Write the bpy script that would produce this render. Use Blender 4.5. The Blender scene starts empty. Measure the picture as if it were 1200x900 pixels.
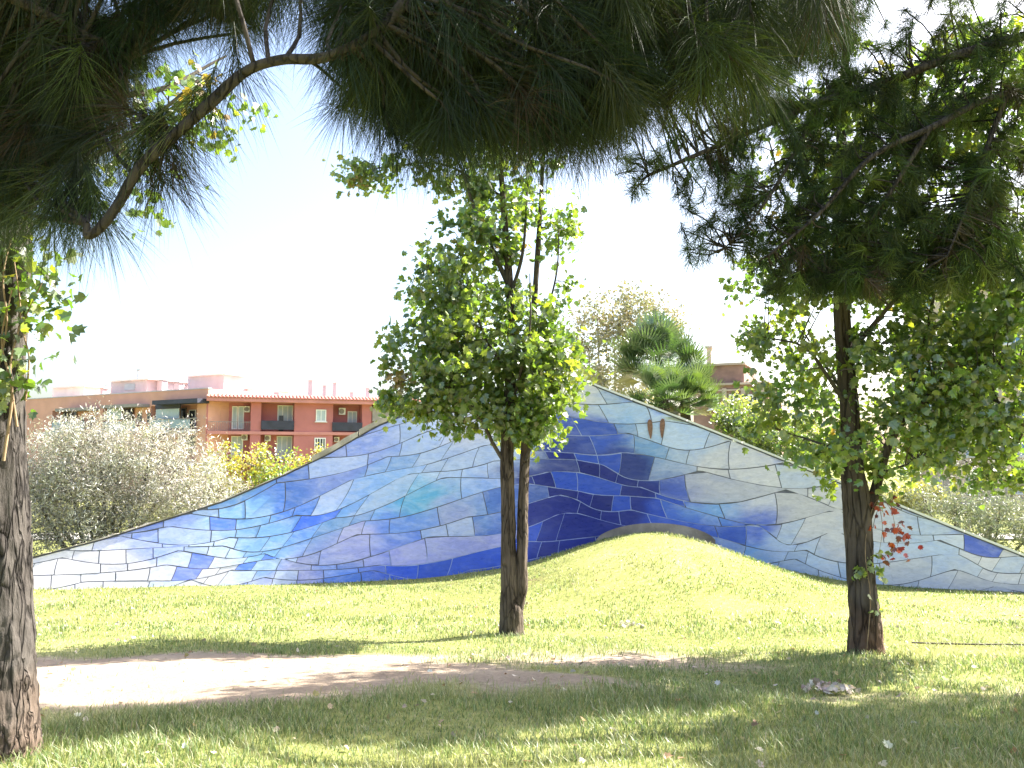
import bpy, math, random
import numpy as np
from mathutils import Vector, Matrix
R = math.radians
rng = np.random.RandomState(7)
random.seed(7)
SC = bpy.context.scene
COL = SC.collection

# ------------------------------------------------------------------ camera, sky, sun, exposure
CAM_Z = 1.6
PITCH = math.atan(80.0 / 906.0)
FPX = 906.0
cam_d = bpy.data.cameras.new('camera')
cam_d.sensor_fit = 'HORIZONTAL'
cam_d.sensor_width = 36.0
cam_d.lens = 36.0 * FPX / 1200.0
cam_d.clip_start = 0.05
cam_d.clip_end = 3000
cam = bpy.data.objects.new('camera', cam_d)
COL.objects.link(cam)
cam.location = (0, 0, CAM_Z)
cam.rotation_euler = (R(90) + PITCH, 0, 0)
SC.camera = cam

SUN_DIR = Vector((4.0, 1.9, 4.4)).normalized()          # towards the sun
SUN_EL = math.asin(SUN_DIR.z)
SUN_AZ = math.atan2(SUN_DIR.x, SUN_DIR.y)                # from +Y towards +X
w = bpy.data.worlds.new('World')
SC.world = w
w.use_nodes = True
wn = w.node_tree
sky_n = wn.nodes.new('ShaderNodeTexSky')
sky_n.sky_type = 'NISHITA'
sky_n.sun_disc = False
sky_n.sun_elevation = SUN_EL
sky_n.sun_rotation = SUN_AZ
sky_n.altitude = 20
sky_n.air_density = 1.0
sky_n.dust_density = 4.0
sky_n.ozone_density = 1.0
bg = wn.nodes['Background']
bg.inputs['Strength'].default_value = 0.10
wn.links.new(sky_n.outputs['Color'], bg.inputs['Color'])

sun_d = bpy.data.lights.new('sun', 'SUN')
sun_d.energy = 4.9
sun_d.angle = R(0.55)
sun_d.color = (1.0, 0.95, 0.86)
sun = bpy.data.objects.new('sun', sun_d)
COL.objects.link(sun)
sun.rotation_euler = SUN_DIR.to_track_quat('Z', 'Y').to_euler()
sun.location = (20, 10, 30)

SC.view_settings.view_transform = 'Standard'
SC.view_settings.look = 'None'
SC.view_settings.gamma = 1.0
SC.view_settings.exposure = 2.25
SC.view_settings.use_curve_mapping = False
SC.cycles.max_bounces = 8
SC.cycles.transmission_bounces = 6
SC.cycles.transparent_max_bounces = 8

# ------------------------------------------------------------------ helpers
CT, ST = math.cos(PITCH), math.sin(PITCH)
def P(px, py, d):
    """point of the place seen at photo pixel (px, py) and standing d metres ahead"""
    cx, cy = (px - 600.0) / FPX, (450.0 - py) / FPX
    dy = CT - cy * ST
    dz = ST + cy * CT
    return np.array((cx / dy * d, d, CAM_Z + dz / dy * d))
def mpp(d):
    return d / FPX / 0.99

def sm(a, b, x):
    t = np.clip((x - a) / (b - a), 0, 1)
    return t * t * (3 - 2 * t)

_perm = np.random.RandomState(3).rand(64, 64, 64)
def vnoise(p):
    """value noise, p (n,3) -> (n,) in 0..1"""
    p = np.asarray(p, float)
    i = np.floor(p).astype(int)
    f = p - i
    f = f * f * (3 - 2 * f)
    out = np.zeros(len(p))
    for dx in (0, 1):
        for dy in (0, 1):
            for dz in (0, 1):
                wgt = (f[:, 0] if dx else 1 - f[:, 0]) * (f[:, 1] if dy else 1 - f[:, 1]) * (f[:, 2] if dz else 1 - f[:, 2])
                out += wgt * _perm[(i[:, 0] + dx) % 64, (i[:, 1] + dy) % 64, (i[:, 2] + dz) % 64]
    return out
def fbm(p, o=4):
    p = np.asarray(p, float)
    a, s, tot = 0.5, np.zeros(len(p)), 0
    for k in range(o):
        s += a * vnoise(p + 17.3 * k)
        tot += a
        p = p * 2.03
        a *= 0.5
    return s / tot

def tag(o, label=None, cat=None, group=None, kind=None):
    if label: o['label'] = label
    if cat: o['category'] = cat
    if group: o['group'] = group
    if kind: o['kind'] = kind
    return o
def link(o, parent=None):
    COL.objects.link(o)
    if parent is not None:
        o.parent = parent
        # parts are written in world coordinates: undo the parent's placement
        o.matrix_parent_inverse = parent.matrix_basis.inverted()
    return o
def empty(name, loc=(0, 0, 0), rz=0.0):
    o = bpy.data.objects.new(name, None)
    o.empty_display_size = 0.2
    o.location = loc
    o.rotation_euler = (0, 0, rz)
    COL.objects.link(o)
    return o

def np_mesh(name, V, F, col=None, smooth=False):
    """V (n,3), F (m,k) all faces with k corners (or list of such arrays)"""
    V = np.asarray(V, np.float32)
    Fs = F if isinstance(F, list) else [F]
    Fs = [np.asarray(f, np.int32) for f in Fs if len(f)]
    me = bpy.data.meshes.new(name)
    me.vertices.add(len(V))
    me.vertices.foreach_set('co', V.ravel())
    idx = np.concatenate([f.ravel() for f in Fs])
    tot = np.concatenate([np.full(len(f), f.shape[1], np.int32) for f in Fs])
    st = np.concatenate([[0], np.cumsum(tot)[:-1]]).astype(np.int32)
    me.loops.add(len(idx))
    me.loops.foreach_set('vertex_index', idx)
    me.polygons.add(len(tot))
    me.polygons.foreach_set('loop_start', st)
    me.polygons.foreach_set('loop_total', tot)
    me.polygons.foreach_set('use_smooth', np.full(len(tot), smooth, bool) if isinstance(smooth, bool) else np.asarray(smooth, bool))
    if col is not None:
        c = np.ones((len(V), 4), np.float32)
        c[:, :3] = col
        a = me.color_attributes.new('tint', 'FLOAT_COLOR', 'POINT')
        a.data.foreach_set('color', c.ravel())
    me.update(calc_edges=True)
    return me
def mesh_obj(name, me, mt, parent=None):
    o = bpy.data.objects.new(name, me)
    if mt is not None and not me.materials:
        me.materials.append(mt)
    return link(o, parent)

class MB:
    """collects boxes / quads into one mesh"""
    def __init__(s): s.v, s.f = [], []
    def quad(s, a, b, c, d):
        n = len(s.v); s.v += [tuple(a), tuple(b), tuple(c), tuple(d)]; s.f.append((n, n+1, n+2, n+3))
    def box(s, x0, x1, y0, y1, z0, z1):
        n = len(s.v)
        s.v += [(x, y, z) for z in (z0, z1) for y in (y0, y1) for x in (x0, x1)]
        s.f += [(n, n+2, n+3, n+1), (n+4, n+5, n+7, n+6), (n, n+1, n+5, n+4), (n+2, n+6, n+7, n+3), (n, n+4, n+6, n+2), (n+1, n+3, n+7, n+5)]
        return s
    def mesh(s, name): 
        return np_mesh(name, np.array(s.v), np.array(s.f))

def scatter(tv, tf, loc, rot, scl, tint):
    """many copies of one little template as arrays; tint (m,3)"""
    m, n = len(loc), len(tv)
    V = np.einsum('mij,nj->mni', rot, tv) * np.asarray(scl).reshape(m, 1, 1) + loc[:, None, :]
    F = (np.arange(m) * n)[:, None, None] + tf[None]
    C = np.repeat(tint, n, axis=0)
    return V.reshape(-1, 3), F.reshape(-1, tf.shape[1]), C
def frames(zdir, roll):
    """rotation matrices (m,3,3) whose local +Y follows zdir with a random roll"""
    y = zdir / np.linalg.norm(zdir, axis=1, keepdims=True)
    ref = np.where(np.abs(y[:, 2:3]) > 0.95, np.array([[1., 0, 0]]), np.array([[0., 0, 1]]))
    x = np.cross(y, ref); x /= np.linalg.norm(x, axis=1, keepdims=True)
    z = np.cross(x, y)
    c, s = np.cos(roll)[:, None], np.sin(roll)[:, None]
    x2 = c * x + s * z
    z2 = np.cross(x2, y)
    return np.stack([x2, y, z2], axis=2)

def smooth_path(pts, rad, n):
    """Catmull-Rom resample of a polyline with radii"""
    p = np.array(pts, float); r = np.array(rad, float)
    p = np.vstack([2*p[0]-p[1], p, 2*p[-1]-p[-2]]); r = np.concatenate([[r[0]], r, [r[-1]]])
    m = len(p) - 3
    t = np.linspace(0, m - 1e-6, n)
    i = t.astype(int); f = (t - i)[:, None]
    a, b, c, d = p[i], p[i+1], p[i+2], p[i+3]
    q = 0.5 * ((2*b) + (-a + c)*f + (2*a - 5*b + 4*c - d)*f**2 + (-a + 3*b - 3*c + d)*f**3)
    f = f[:, 0]
    rr = r[i+1] * (1-f) + r[i+2] * f
    return q, rr
def tube_arrays(path, rad, sides, rough=0.0, ridges=0.0, seed=0.0, off=0):
    path = np.asarray(path, float); k = len(path)
    T = np.gradient(path, axis=0); T /= np.linalg.norm(T, axis=1, keepdims=True) + 1e-12
    nrm = np.cross(T[0], (0.31, 0.95, 0.05)); nrm /= np.linalg.norm(nrm)
    V = np.zeros((k, sides, 3)); ang = np.arange(sides) / sides * 2 * math.pi
    for j in range(k):
        nrm = nrm - T[j] * nrm.dot(T[j]); nrm /= np.linalg.norm(nrm)
        bi = np.cross(T[j], nrm)
        V[j] = path[j] + rad[j] * (np.cos(ang)[:, None] * nrm + np.sin(ang)[:, None] * bi)
    if rough or ridges:
        q = V.reshape(-1, 3)
        rel = q - np.repeat(path, sides, axis=0)
        rl = np.linalg.norm(rel, axis=1, keepdims=True)
        u = rel / (rl + 1e-9)
        ns = fbm(q * 5 + seed, 3) - 0.5
        # long vertical plates of bark
        qa = np.stack([np.tile(np.minimum(ang, 2*math.pi-ang), k) * 5.5, np.repeat(np.arange(k), sides) * 0.085, np.full(k*sides, seed)], 1)
        rd = np.abs(fbm(qa + ns[:, None]*0.8, 3) - 0.5) * 2
        V = (q + u * rl * (rough * ns[:, None] - ridges * (1 - np.clip(rd * 3.0, 0, 1))[:, None])).reshape(k, sides, 3)
    a = np.arange(k-1)[:, None] * sides + np.arange(sides)[None]
    b = np.arange(k-1)[:, None] * sides + (np.arange(sides)[None] + 1) % sides
    F = np.stack([a, b, b + sides, a + sides], 2).reshape(-1, 4) + off
    return V.reshape(-1, 3), F
class Tubes:
    def __init__(s): s.V, s.F, s.n = [], [], 0
    def add(s, pts, rad, n, sides, **k):
        if n: pts, rad = smooth_path(pts, rad, n)
        V, F = tube_arrays(pts, rad, sides, off=s.n, **k)
        s.V.append(V); s.F.append(F); s.n += len(V)
        return pts
    def mesh(s, name): return np_mesh(name, np.vstack(s.V), np.vstack(s.F), smooth=True)

# ------------------------------------------------------------------ materials
def new_mat(name):
    m = bpy.data.materials.new(name); m.use_nodes = True
    nt = m.node_tree
    for n in list(nt.nodes): nt.nodes.remove(n)
    out = nt.nodes.new('ShaderNodeOutputMaterial')
    return m, nt, out
def N(nt, typ, **kw):
    n = nt.nodes.new(typ)
    for k, v in kw.items():
        if k.startswith('i_'):
            key = k[2:]
            key = int(key) if key.isdigit() else key.replace('_', ' ')
            n.inputs[key].default_value = v
        else: setattr(n, k, v)
    return n
def ramp(nt, fac, stops):
    r = nt.nodes.new('ShaderNodeValToRGB')
    e = r.color_ramp.elements
    while len(e) < len(stops): e.new(0.5)
    for k, (p, c) in enumerate(stops):
        e[k].position = p; e[k].color = (*c, 1) if len(c) == 3 else c
    nt.links.new(fac, r.inputs['Fac'])
    return r.outputs['Color']
def mixc(nt, fac, a, b, blend='MIX'):
    m = nt.nodes.new('ShaderNodeMix'); m.data_type = 'RGBA'; m.blend_type = blend
    for val, sock in ((fac, m.inputs[0]), (a, m.inputs[6]), (b, m.inputs[7])):
        if hasattr(val, 'links'): nt.links.new(val, sock)
        else: sock.default_value = val if isinstance(val, (int, float)) else (*val, 1)
    return m.outputs[2]

def plain(name, col, rough=0.7, scale=4.0, var=0.18, bump=0.0, bscale=40.0, metal=0.0, spec=0.5):
    m, nt, out = new_mat(name)
    b = N(nt, 'ShaderNodeBsdfPrincipled', i_Roughness=rough, i_Metallic=metal)
    b.inputs['Specular IOR Level'].default_value = spec
    tc = N(nt, 'ShaderNodeTexCoord')
    no = N(nt, 'ShaderNodeTexNoise', i_Scale=scale, i_Detail=6.0)
    nt.links.new(tc.outputs['Object'], no.inputs['Vector'])
    lo = tuple(c * (1 - var) for c in col); hi = tuple(min(1, c * (1 + var)) for c in col)
    nt.links.new(ramp(nt, no.outputs['Fac'], [(0.3, lo), (0.7, hi)]), b.inputs['Base Color'])
    if bump:
        n2 = N(nt, 'ShaderNodeTexNoise', i_Scale=bscale, i_Detail=4.0)
        nt.links.new(tc.outputs['Object'], n2.inputs['Vector'])
        bp = N(nt, 'ShaderNodeBump', i_Strength=bump, i_Distance=0.02)
        nt.links.new(n2.outputs['Fac'], bp.inputs['Height'])
        nt.links.new(bp.outputs['Normal'], b.inputs['Normal'])
    nt.links.new(b.outputs['BSDF'], out.inputs['Surface'])
    return m

def leaf_mat(name, trans=0.45, gloss=0.06, warm=(1.25, 1.15, 0.5), grough=0.45):
    """thin leaf: colour from the leaf's own tint, light comes through it"""
    m, nt, out = new_mat(name)
    at = N(nt, 'ShaderNodeAttribute', attribute_name='tint')
    d = N(nt, 'ShaderNodeBsdfDiffuse')
    t = N(nt, 'ShaderNodeBsdfTranslucent')
    g = N(nt, 'ShaderNodeBsdfGlossy', i_Roughness=grough)
    g.inputs['Color'].default_value = (1, 1, 1, 1)
    nt.links.new(at.outputs['Color'], d.inputs['Color'])
    nt.links.new(mixc(nt, 1.0, at.outputs['Color'], warm, 'MULTIPLY'), t.inputs['Color'])
    m1 = N(nt, 'ShaderNodeMixShader', i_0=trans)
    nt.links.new(d.outputs[0], m1.inputs[1]); nt.links.new(t.outputs[0], m1.inputs[2])
    m2 = N(nt, 'ShaderNodeMixShader', i_0=gloss)
    nt.links.new(m1.outputs[0], m2.inputs[1]); nt.links.new(g.outputs[0], m2.inputs[2])
    nt.links.new(m2.outputs[0], out.inputs['Surface'])
    return m

def bark_mat(name, dark, light, red=None, zred=(-0.9, 0.2), scale=9.0):
    m, nt, out = new_mat(name)
    b = N(nt, 'ShaderNodeBsdfPrincipled', i_Roughness=0.9)
    b.inputs['Specular IOR Level'].default_value = 0.2
    tc = N(nt, 'ShaderNodeTexCoord')
    mp = N(nt, 'ShaderNodeMapping'); mp.inputs['Scale'].default_value = (1, 1, 0.16)
    nt.links.new(tc.outputs['Object'], mp.inputs['Vector'])
    n1 = N(nt, 'ShaderNodeTexNoise', i_Scale=scale*2.2, i_Detail=8.0, i_Roughness=0.65)
    n2 = N(nt, 'ShaderNodeTexVoronoi', i_Scale=scale*1.7, feature='DISTANCE_TO_EDGE')
    n3 = N(nt, 'ShaderNodeTexNoise', i_Scale=2.3, i_Detail=5.0)
    nt.links.new(mp.outputs[0], n1.inputs['Vector'])
    wob = N(nt, 'ShaderNodeTexNoise', i_Scale=scale*1.3, i_Detail=3.0); nt.links.new(mp.outputs[0], wob.inputs['Vector'])
    wv = N(nt, 'ShaderNodeVectorMath', operation='MULTIPLY_ADD'); wv.inputs[1].default_value = (0.16, 0.16, 0.16)
    nt.links.new(wob.outputs['Color'], wv.inputs[0]); nt.links.new(mp.outputs[0], wv.inputs[2])
    nt.links.new(wv.outputs[0], n2.inputs['Vector'])
    nt.links.new(tc.outputs['Object'], n3.inputs['Vector'])
    c = ramp(nt, n1.outputs['Fac'], [(0.32, dark), (0.5, tuple(0.5*(a+bb) for a, bb in zip(dark, light))), (0.72, light)])
    crack = N(nt, 'ShaderNodeMapRange', i_1=0.0, i_2=0.10); nt.links.new(n2.outputs['Distance'], crack.inputs[0])
    c = mixc(nt, crack.outputs[0], tuple(x*0.35 for x in dark), c)
    pat = N(nt, 'ShaderNodeMapRange', i_1=0.42, i_2=0.66); nt.links.new(n3.outputs['Fac'], pat.inputs[0])
    c = mixc(nt, pat.outputs[0], c, mixc(nt, 0.5, c, tuple(min(1, x*1.35) for x in light)))
    if red:
        sp = N(nt, 'ShaderNodeSeparateXYZ'); nt.links.new(tc.outputs['Object'], sp.inputs[0])
        ad = N(nt, 'ShaderNodeMath', operation='MULTIPLY_ADD', i_1=0.9); nt.links.new(n3.outputs['Fac'], ad.inputs[0]); nt.links.new(sp.outputs['Z'], ad.inputs[2])
        mr = N(nt, 'ShaderNodeMapRange', i_1=zred[0] + 0.45, i_2=zred[1] + 0.45, i_3=0.75, i_4=0.0); nt.links.new(ad.outputs[0], mr.inputs[0])
        c = mixc(nt, mr.outputs[0], c, mixc(nt, crack.outputs[0], tuple(x*0.3 for x in red), red))
    nt.links.new(c, b.inputs['Base Color'])
    h = N(nt, 'ShaderNodeMath', operation='MULTIPLY_ADD', i_1=0.5); nt.links.new(crack.outputs[0], h.inputs[0]); nt.links.new(n1.outputs['Fac'], h.inputs[2])
    bp = N(nt, 'ShaderNodeBump', i_Strength=0.9, i_Distance=0.03)
    nt.links.new(h.outputs[0], bp.inputs['Height']); nt.links.new(bp.outputs['Normal'], b.inputs['Normal'])
    nt.links.new(b.outputs['BSDF'], out.inputs['Surface'])
    return m

def ground_mat(name, stops, s1, s2, bump, spread=(0.25, 0.75), patch=None):
    m, nt, out = new_mat(name)
    b = N(nt, 'ShaderNodeBsdfPrincipled', i_Roughness=1.0)
    b.inputs['Specular IOR Level'].default_value = 0.1
    tc = N(nt, 'ShaderNodeTexCoord')
    n1 = N(nt, 'ShaderNodeTexNoise', i_Scale=s1, i_Detail=8.0, i_Roughness=0.6)
    n2 = N(nt, 'ShaderNodeTexNoise', i_Scale=s2, i_Detail=5.0, i_Roughness=0.7)
    for n in (n1, n2): nt.links.new(tc.outputs['Object'], n.inputs['Vector'])
    mx = N(nt, 'ShaderNodeMath', operation='MULTIPLY_ADD', i_1=0.5); nt.links.new(n2.outputs['Fac'], mx.inputs[0])
    hf = N(nt, 'ShaderNodeMath', operation='MULTIPLY', i_1=0.5); nt.links.new(n1.outputs['Fac'], hf.inputs[0]); nt.links.new(hf.outputs[0], mx.inputs[2])
    k = len(stops)
    c = ramp(nt, mx.outputs[0], [(spread[0] + (spread[1]-spread[0]) * i / (k-1), s) for i, s in enumerate(stops)])
    if patch:
        at = N(nt, 'ShaderNodeAttribute', attribute_name='tint')
        c = mixc(nt, at.outputs['Fac'], c, ramp(nt, n2.outputs['Fac'], [(0.3, patch[0]), (0.7, patch[1])]))
    nt.links.new(c, b.inputs['Base Color'])
    bp = N(nt, 'ShaderNodeBump', i_Strength=bump, i_Distance=0.03)
    nt.links.new(n2.outputs['Fac'], bp.inputs['Height']); nt.links.new(bp.outputs['Normal'], b.inputs['Normal'])
    nt.links.new(b.outputs['BSDF'], out.inputs['Surface'])
    return m

def glaze_mat():
    m, nt, out = new_mat('ceramic_glaze')
    b = N(nt, 'ShaderNodeBsdfPrincipled', i_Roughness=0.28)
    b.inputs['Specular IOR Level'].default_value = 0.45
    at = N(nt, 'ShaderNodeAttribute', attribute_name='tint')
    tc = N(nt, 'ShaderNodeTexCoord')
    oi = N(nt, 'ShaderNodeObjectInfo')
    # brushed cloudy glaze: each tile is fired by itself, so the cloud is shifted tile by tile
    ad = N(nt, 'ShaderNodeVectorMath', operation='MULTIPLY_ADD'); ad.inputs[1].default_value = (0.6, 0.6, 0.6)
    sc = N(nt, 'ShaderNodeVectorMath', operation='SCALE'); sc.inputs['Scale'].default_value = 2.0
    cmb = N(nt, 'ShaderNodeCombineXYZ')
    nt.links.new(oi.outputs['Random'], cmb.inputs[0]); nt.links.new(oi.outputs['Random'], cmb.inputs[2])
    nt.links.new(cmb.outputs[0], sc.inputs[0])
    nt.links.new(tc.outputs['Object'], ad.inputs[0]); nt.links.new(sc.outputs[0], ad.inputs[2])
    mp = N(nt, 'ShaderNodeMapping'); mp.inputs['Rotation'].default_value = (0, 0.6, 0); mp.inputs['Scale'].default_value = (1.0, 1, 2.6)
    nt.links.new(ad.outputs[0], mp.inputs['Vector'])
    n1 = N(nt, 'ShaderNodeTexNoise', i_Scale=2.6, i_Detail=9.0, i_Roughness=0.62, i_Distortion=1.2)
    nt.links.new(mp.outputs[0], n1.inputs['Vector'])
    n2 = N(nt, 'ShaderNodeTexNoise', i_Scale=11.0, i_Detail=6.0, i_Roughness=0.7, i_Distortion=0.8)
    nt.links.new(mp.outputs[0], n2.inputs['Vector'])
    f1 = N(nt, 'ShaderNodeMapRange', i_1=0.46, i_2=0.78, i_3=0.0, i_4=0.42); nt.links.new(n1.outputs['Fac'], f1.inputs[0])
    f2 = N(nt, 'ShaderNodeMapRange', i_1=0.52, i_2=0.28, i_3=0.0, i_4=0.6); nt.links.new(n1.outputs['Fac'], f2.inputs[0])
    # thin glaze lets the pale body show; thick glaze pools darker. navy tiles are glazed evenly thick
    sp = N(nt, 'ShaderNodeSeparateColor'); nt.links.new(at.outputs['Color'], sp.inputs[0])
    thick = N(nt, 'ShaderNodeMapRange', i_1=0.02, i_2=0.14, i_3=0.12, i_4=1.0); nt.links.new(sp.outputs[0], thick.inputs[0])
    k1 = N(nt, 'ShaderNodeMath', operation='MULTIPLY'); nt.links.new(f1.outputs[0], k1.inputs[0]); nt.links.new(thick.outputs[0], k1.inputs[1])
    c = mixc(nt, k1.outputs[0], at.outputs['Color'], (0.71, 0.71, 0.80))
    dk = mixc(nt, 1.0, c, (0.68, 0.76, 0.97), 'MULTIPLY')
    c = mixc(nt, f2.outputs[0], c, dk)
    f3 = N(nt, 'ShaderNodeMapRange', i_1=0.35, i_2=0.7, i_3=0.86, i_4=1.1); nt.links.new(n2.outputs['Fac'], f3.inputs[0])
    g3 = N(nt, 'ShaderNodeCombineColor')
    for i in range(3): nt.links.new(f3.outputs[0], g3.inputs[i])
    c = mixc(nt, 1.0, c, g3.outputs[0], 'MULTIPLY')
    nt.links.new(c, b.inputs['Base Color'])
    bp = N(nt, 'ShaderNodeBump', i_Strength=0.12, i_Distance=0.02)
    nt.links.new(n2.outputs['Fac'], bp.inputs['Height']); nt.links.new(bp.outputs['Normal'], b.inputs['Normal'])
    rr = N(nt, 'ShaderNodeMapRange', i_1=0.3, i_2=0.7, i_3=0.22, i_4=0.5); nt.links.new(n2.outputs['Fac'], rr.inputs[0])
    nt.links.new(rr.outputs[0], b.inputs['Roughness'])
    nt.links.new(b.outputs['BSDF'], out.inputs['Surface'])
    return m
def tint_mat(name, rough=0.9):
    m, nt, out = new_mat(name)
    b = N(nt, 'ShaderNodeBsdfPrincipled', i_Roughness=rough)
    at = N(nt, 'ShaderNodeAttribute', attribute_name='tint')
    tc = N(nt, 'ShaderNodeTexCoord'); n = N(nt, 'ShaderNodeTexNoise', i_Scale=8.0, i_Detail=5.0)
    nt.links.new(tc.outputs['Object'], n.inputs['Vector'])
    g = ramp(nt, n.outputs['Fac'], [(0.3, (0.75,)*3), (0.7, (1.1,)*3)])
    nt.links.new(mixc(nt, 1.0, at.outputs['Color'], g, 'MULTIPLY'), b.inputs['Base Color'])
    nt.links.new(b.outputs['BSDF'], out.inputs['Surface'])
    return m
def glass_mat(name, col, rough=0.08):
    m, nt, out = new_mat(name)
    b = N(nt, 'ShaderNodeBsdfPrincipled', i_Roughness=rough)
    b.inputs['Base Color'].default_value = (*col, 1)
    b.inputs['Specular IOR Level'].default_value = 0.8
    nt.links.new(b.outputs['BSDF'], out.inputs['Surface'])
    return m

M = {}
M['lawn'] = ground_mat('lawn_soil', [(0.13, 0.10, 0.055), (0.15, 0.165, 0.05), (0.24, 0.25, 0.085), (0.34, 0.31, 0.16)], 0.35, 9.0, 0.5, (0.3, 0.68), ((0.19, 0.14, 0.10), (0.38, 0.315, 0.245)))
M['dirt'] = ground_mat('bare_dirt', [(0.19, 0.14, 0.10), (0.30, 0.235, 0.175), (0.40, 0.335, 0.26)], 0.9, 26.0, 0.7, (0.3, 0.7))
M['paving'] = ground_mat('pale_paving', [(0.4, 0.38, 0.35), (0.55, 0.52, 0.48)], 0.6, 12.0, 0.1)
M['grass'] = leaf_mat('grass_blade', 0.42, 0.04, (1.05, 1.08, 0.72))
M['leaf'] = leaf_mat('broad_leaf', 0.55, 0.10, (1.6, 1.55, 0.5), 0.4)
M['silver'] = leaf_mat('silver_leaf', 0.3, 0.10, (1.1, 1.1, 0.8), 0.5)
M['needle'] = leaf_mat('pine_needle', 0.2, 0.02, (1.2, 1.25, 0.5), 0.45)
M['palm'] = leaf_mat('palm_frond', 0.3, 0.12, (1.2, 1.3, 0.5), 0.35)
M['dry'] = leaf_mat('dry_leaf', 0.25, 0.03, (1.1, 1.0, 0.8))
M['bark'] = bark_mat('grey_brown_bark', (0.040, 0.030, 0.024), (0.135, 0.108, 0.085), scale=8.0)
M['bark_red'] = bark_mat('old_peeling_bark', (0.034, 0.026, 0.021), (0.125, 0.10, 0.08), (0.15, 0.082, 0.052), (-0.75, -0.05), scale=5.0)
M['bark_left'] = bark_mat('dark_fissured_bark', (0.022, 0.018, 0.016), (0.11, 0.098, 0.088), (0.22, 0.15, 0.105), (-0.35, 0.45), scale=8.0)
M['bark_twig'] = plain('twig_bark', (0.07, 0.058, 0.047), 0.9, 12, 0.4)
M['bark_pale'] = plain('pale_bark', (0.34, 0.31, 0.27), 0.85, 9, 0.35, 0.4)
M['bark_pine'] = bark_mat('pine_bark', (0.02, 0.016, 0.013), (0.075, 0.062, 0.052), scale=9.0)
M['vine'] = plain('vine_stem', (0.25, 0.17, 0.10), 0.85, 14, 0.35)
M['glaze'] = glaze_mat()
M['grout'] = tint_mat('tile_grout')
M['stone'] = plain('coping_stone', (0.40, 0.36, 0.31), 0.85, 3.0, 0.3, 0.5, 30)
M['concrete'] = plain('weathered_concrete', (0.30, 0.25, 0.205), 0.9, 2.5, 0.4, 0.6, 18)
M['rust'] = plain('rust_brown', (0.22, 0.12, 0.085), 0.9, 18, 0.4)
M['salmon'] = plain('salmon_render', (0.64, 0.34, 0.26), 0.9, 0.6, 0.10, 0.2, 14)
M['pink'] = plain('brick_red_render', (0.41, 0.15, 0.15), 0.9, 0.6, 0.12, 0.2, 14)
M['pink_band'] = plain('pink_band_render', (0.5, 0.215, 0.205), 0.9, 0.8, 0.12)
M['white'] = plain('white_paint', (0.72, 0.72, 0.72), 0.7, 1.0, 0.08)
M['roofgrey'] = plain('pale_grey_render', (0.5, 0.48, 0.52), 0.9, 0.8, 0.1)
M['darkpanel'] = plain('dark_balcony_panel', (0.028, 0.03, 0.055), 0.6, 2, 0.3)
M['awning'] = plain('grey_awning_metal', (0.28, 0.25, 0.24), 0.7, 2, 0.15)
M['blind'] = plain('pale_blue_blind', (0.40, 0.47, 0.52), 0.6, 2, 0.12)
M['glass'] = glass_mat('window_glass', (0.045, 0.055, 0.07))
M['glass_pale'] = glass_mat('balcony_glass', (0.28, 0.36, 0.42), 0.12)
M['glass_blue'] = glass_mat('blue_window_glass', (0.08, 0.20, 0.42))
M['metal'] = plain('grey_metal', (0.22, 0.2, 0.2), 0.5, 4, 0.2)
M['terracotta'] = plain('terracotta_tile', (0.40, 0.17, 0.13), 0.85, 3, 0.25)
M['brick'] = plain('brown_brick', (0.25, 0.15, 0.125), 0.9, 1.5, 0.3, 0.5, 30)
M['brick_trim'] = plain('brick_trim', (0.42, 0.34, 0.30), 0.9, 1.5, 0.2)
M['beige'] = plain('beige_render', (0.50, 0.42, 0.35), 0.9, 0.7, 0.1)

# ------------------------------------------------------------------ ground
_gy = np.array([-400, -20, 0, 2, 4.5, 7, 9.2, 10.8, 13.5, 17, 22, 40, 70, 200, 3000.])
_gz = np.array([0.3, 0.15, 0.0, -0.01, -0.10, -0.41, -0.71, -0.915, -1.15, -1.30, -1.45, -2.1, -2.6, -2.7, -2.7])
def ground_z(x, y):
    x = np.asarray(x, float); y = np.asarray(y, float)
    # smoothed profile
    z = (np.interp(y - 0.7, _gy, _gz) + 2*np.interp(y, _gy, _gz) + np.interp(y + 0.7, _gy, _gz)) / 4
    near = sm(60, 25, np.hypot(x, y))
    # the grassy tongue that climbs against the tiled wall
    dx = (x - 3.3 - 0.10*(17.6 - y)) / np.where(x < 3.3, 2.75, 2.35)
    dyy = np.where(y < 17.6, (y - 17.6) / 3.6, (y - 17.6) / 2.5)
    z = z + 1.10 * np.exp(-np.abs(dx)**1.9 - dyy**2)
    p = np.stack([x*0.45, y*0.45, x*0], -1).reshape(-1, 3)
    z = z + near * (vnoise(p).reshape(x.shape) - 0.5) * 0.10
    p2 = np.stack([x*1.7, y*1.7, x*0+5], -1).reshape(-1, 3)
    return z + near * (vnoise(p2).reshape(x.shape) - 0.5) * 0.035
def axis(lo, hi, f0, f1, step):
    a = list(np.arange(f0, f1 + 1e-6, step)); s = step
    while a[-1] < hi: s *= 1.35; a.append(a[-1] + s)
    s = step
    while a[0] > lo: s *= 1.35; a.insert(0, a[0] - s)
    return np.array(a)
gx = axis(-1500, 1500, -16, 16, 0.2); gyv = axis(-300, 2500, 1, 24, 0.2)
X, Y = np.meshgrid(gx, gyv)
Z = ground_z(X, Y)
def grid_faces(ny, nx):
    a = (np.arange(ny-1)[:, None] * nx + np.arange(nx-1)[None]).ravel()
    return np.stack([a, a+1, a+nx+1, a+nx], 1)
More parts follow.
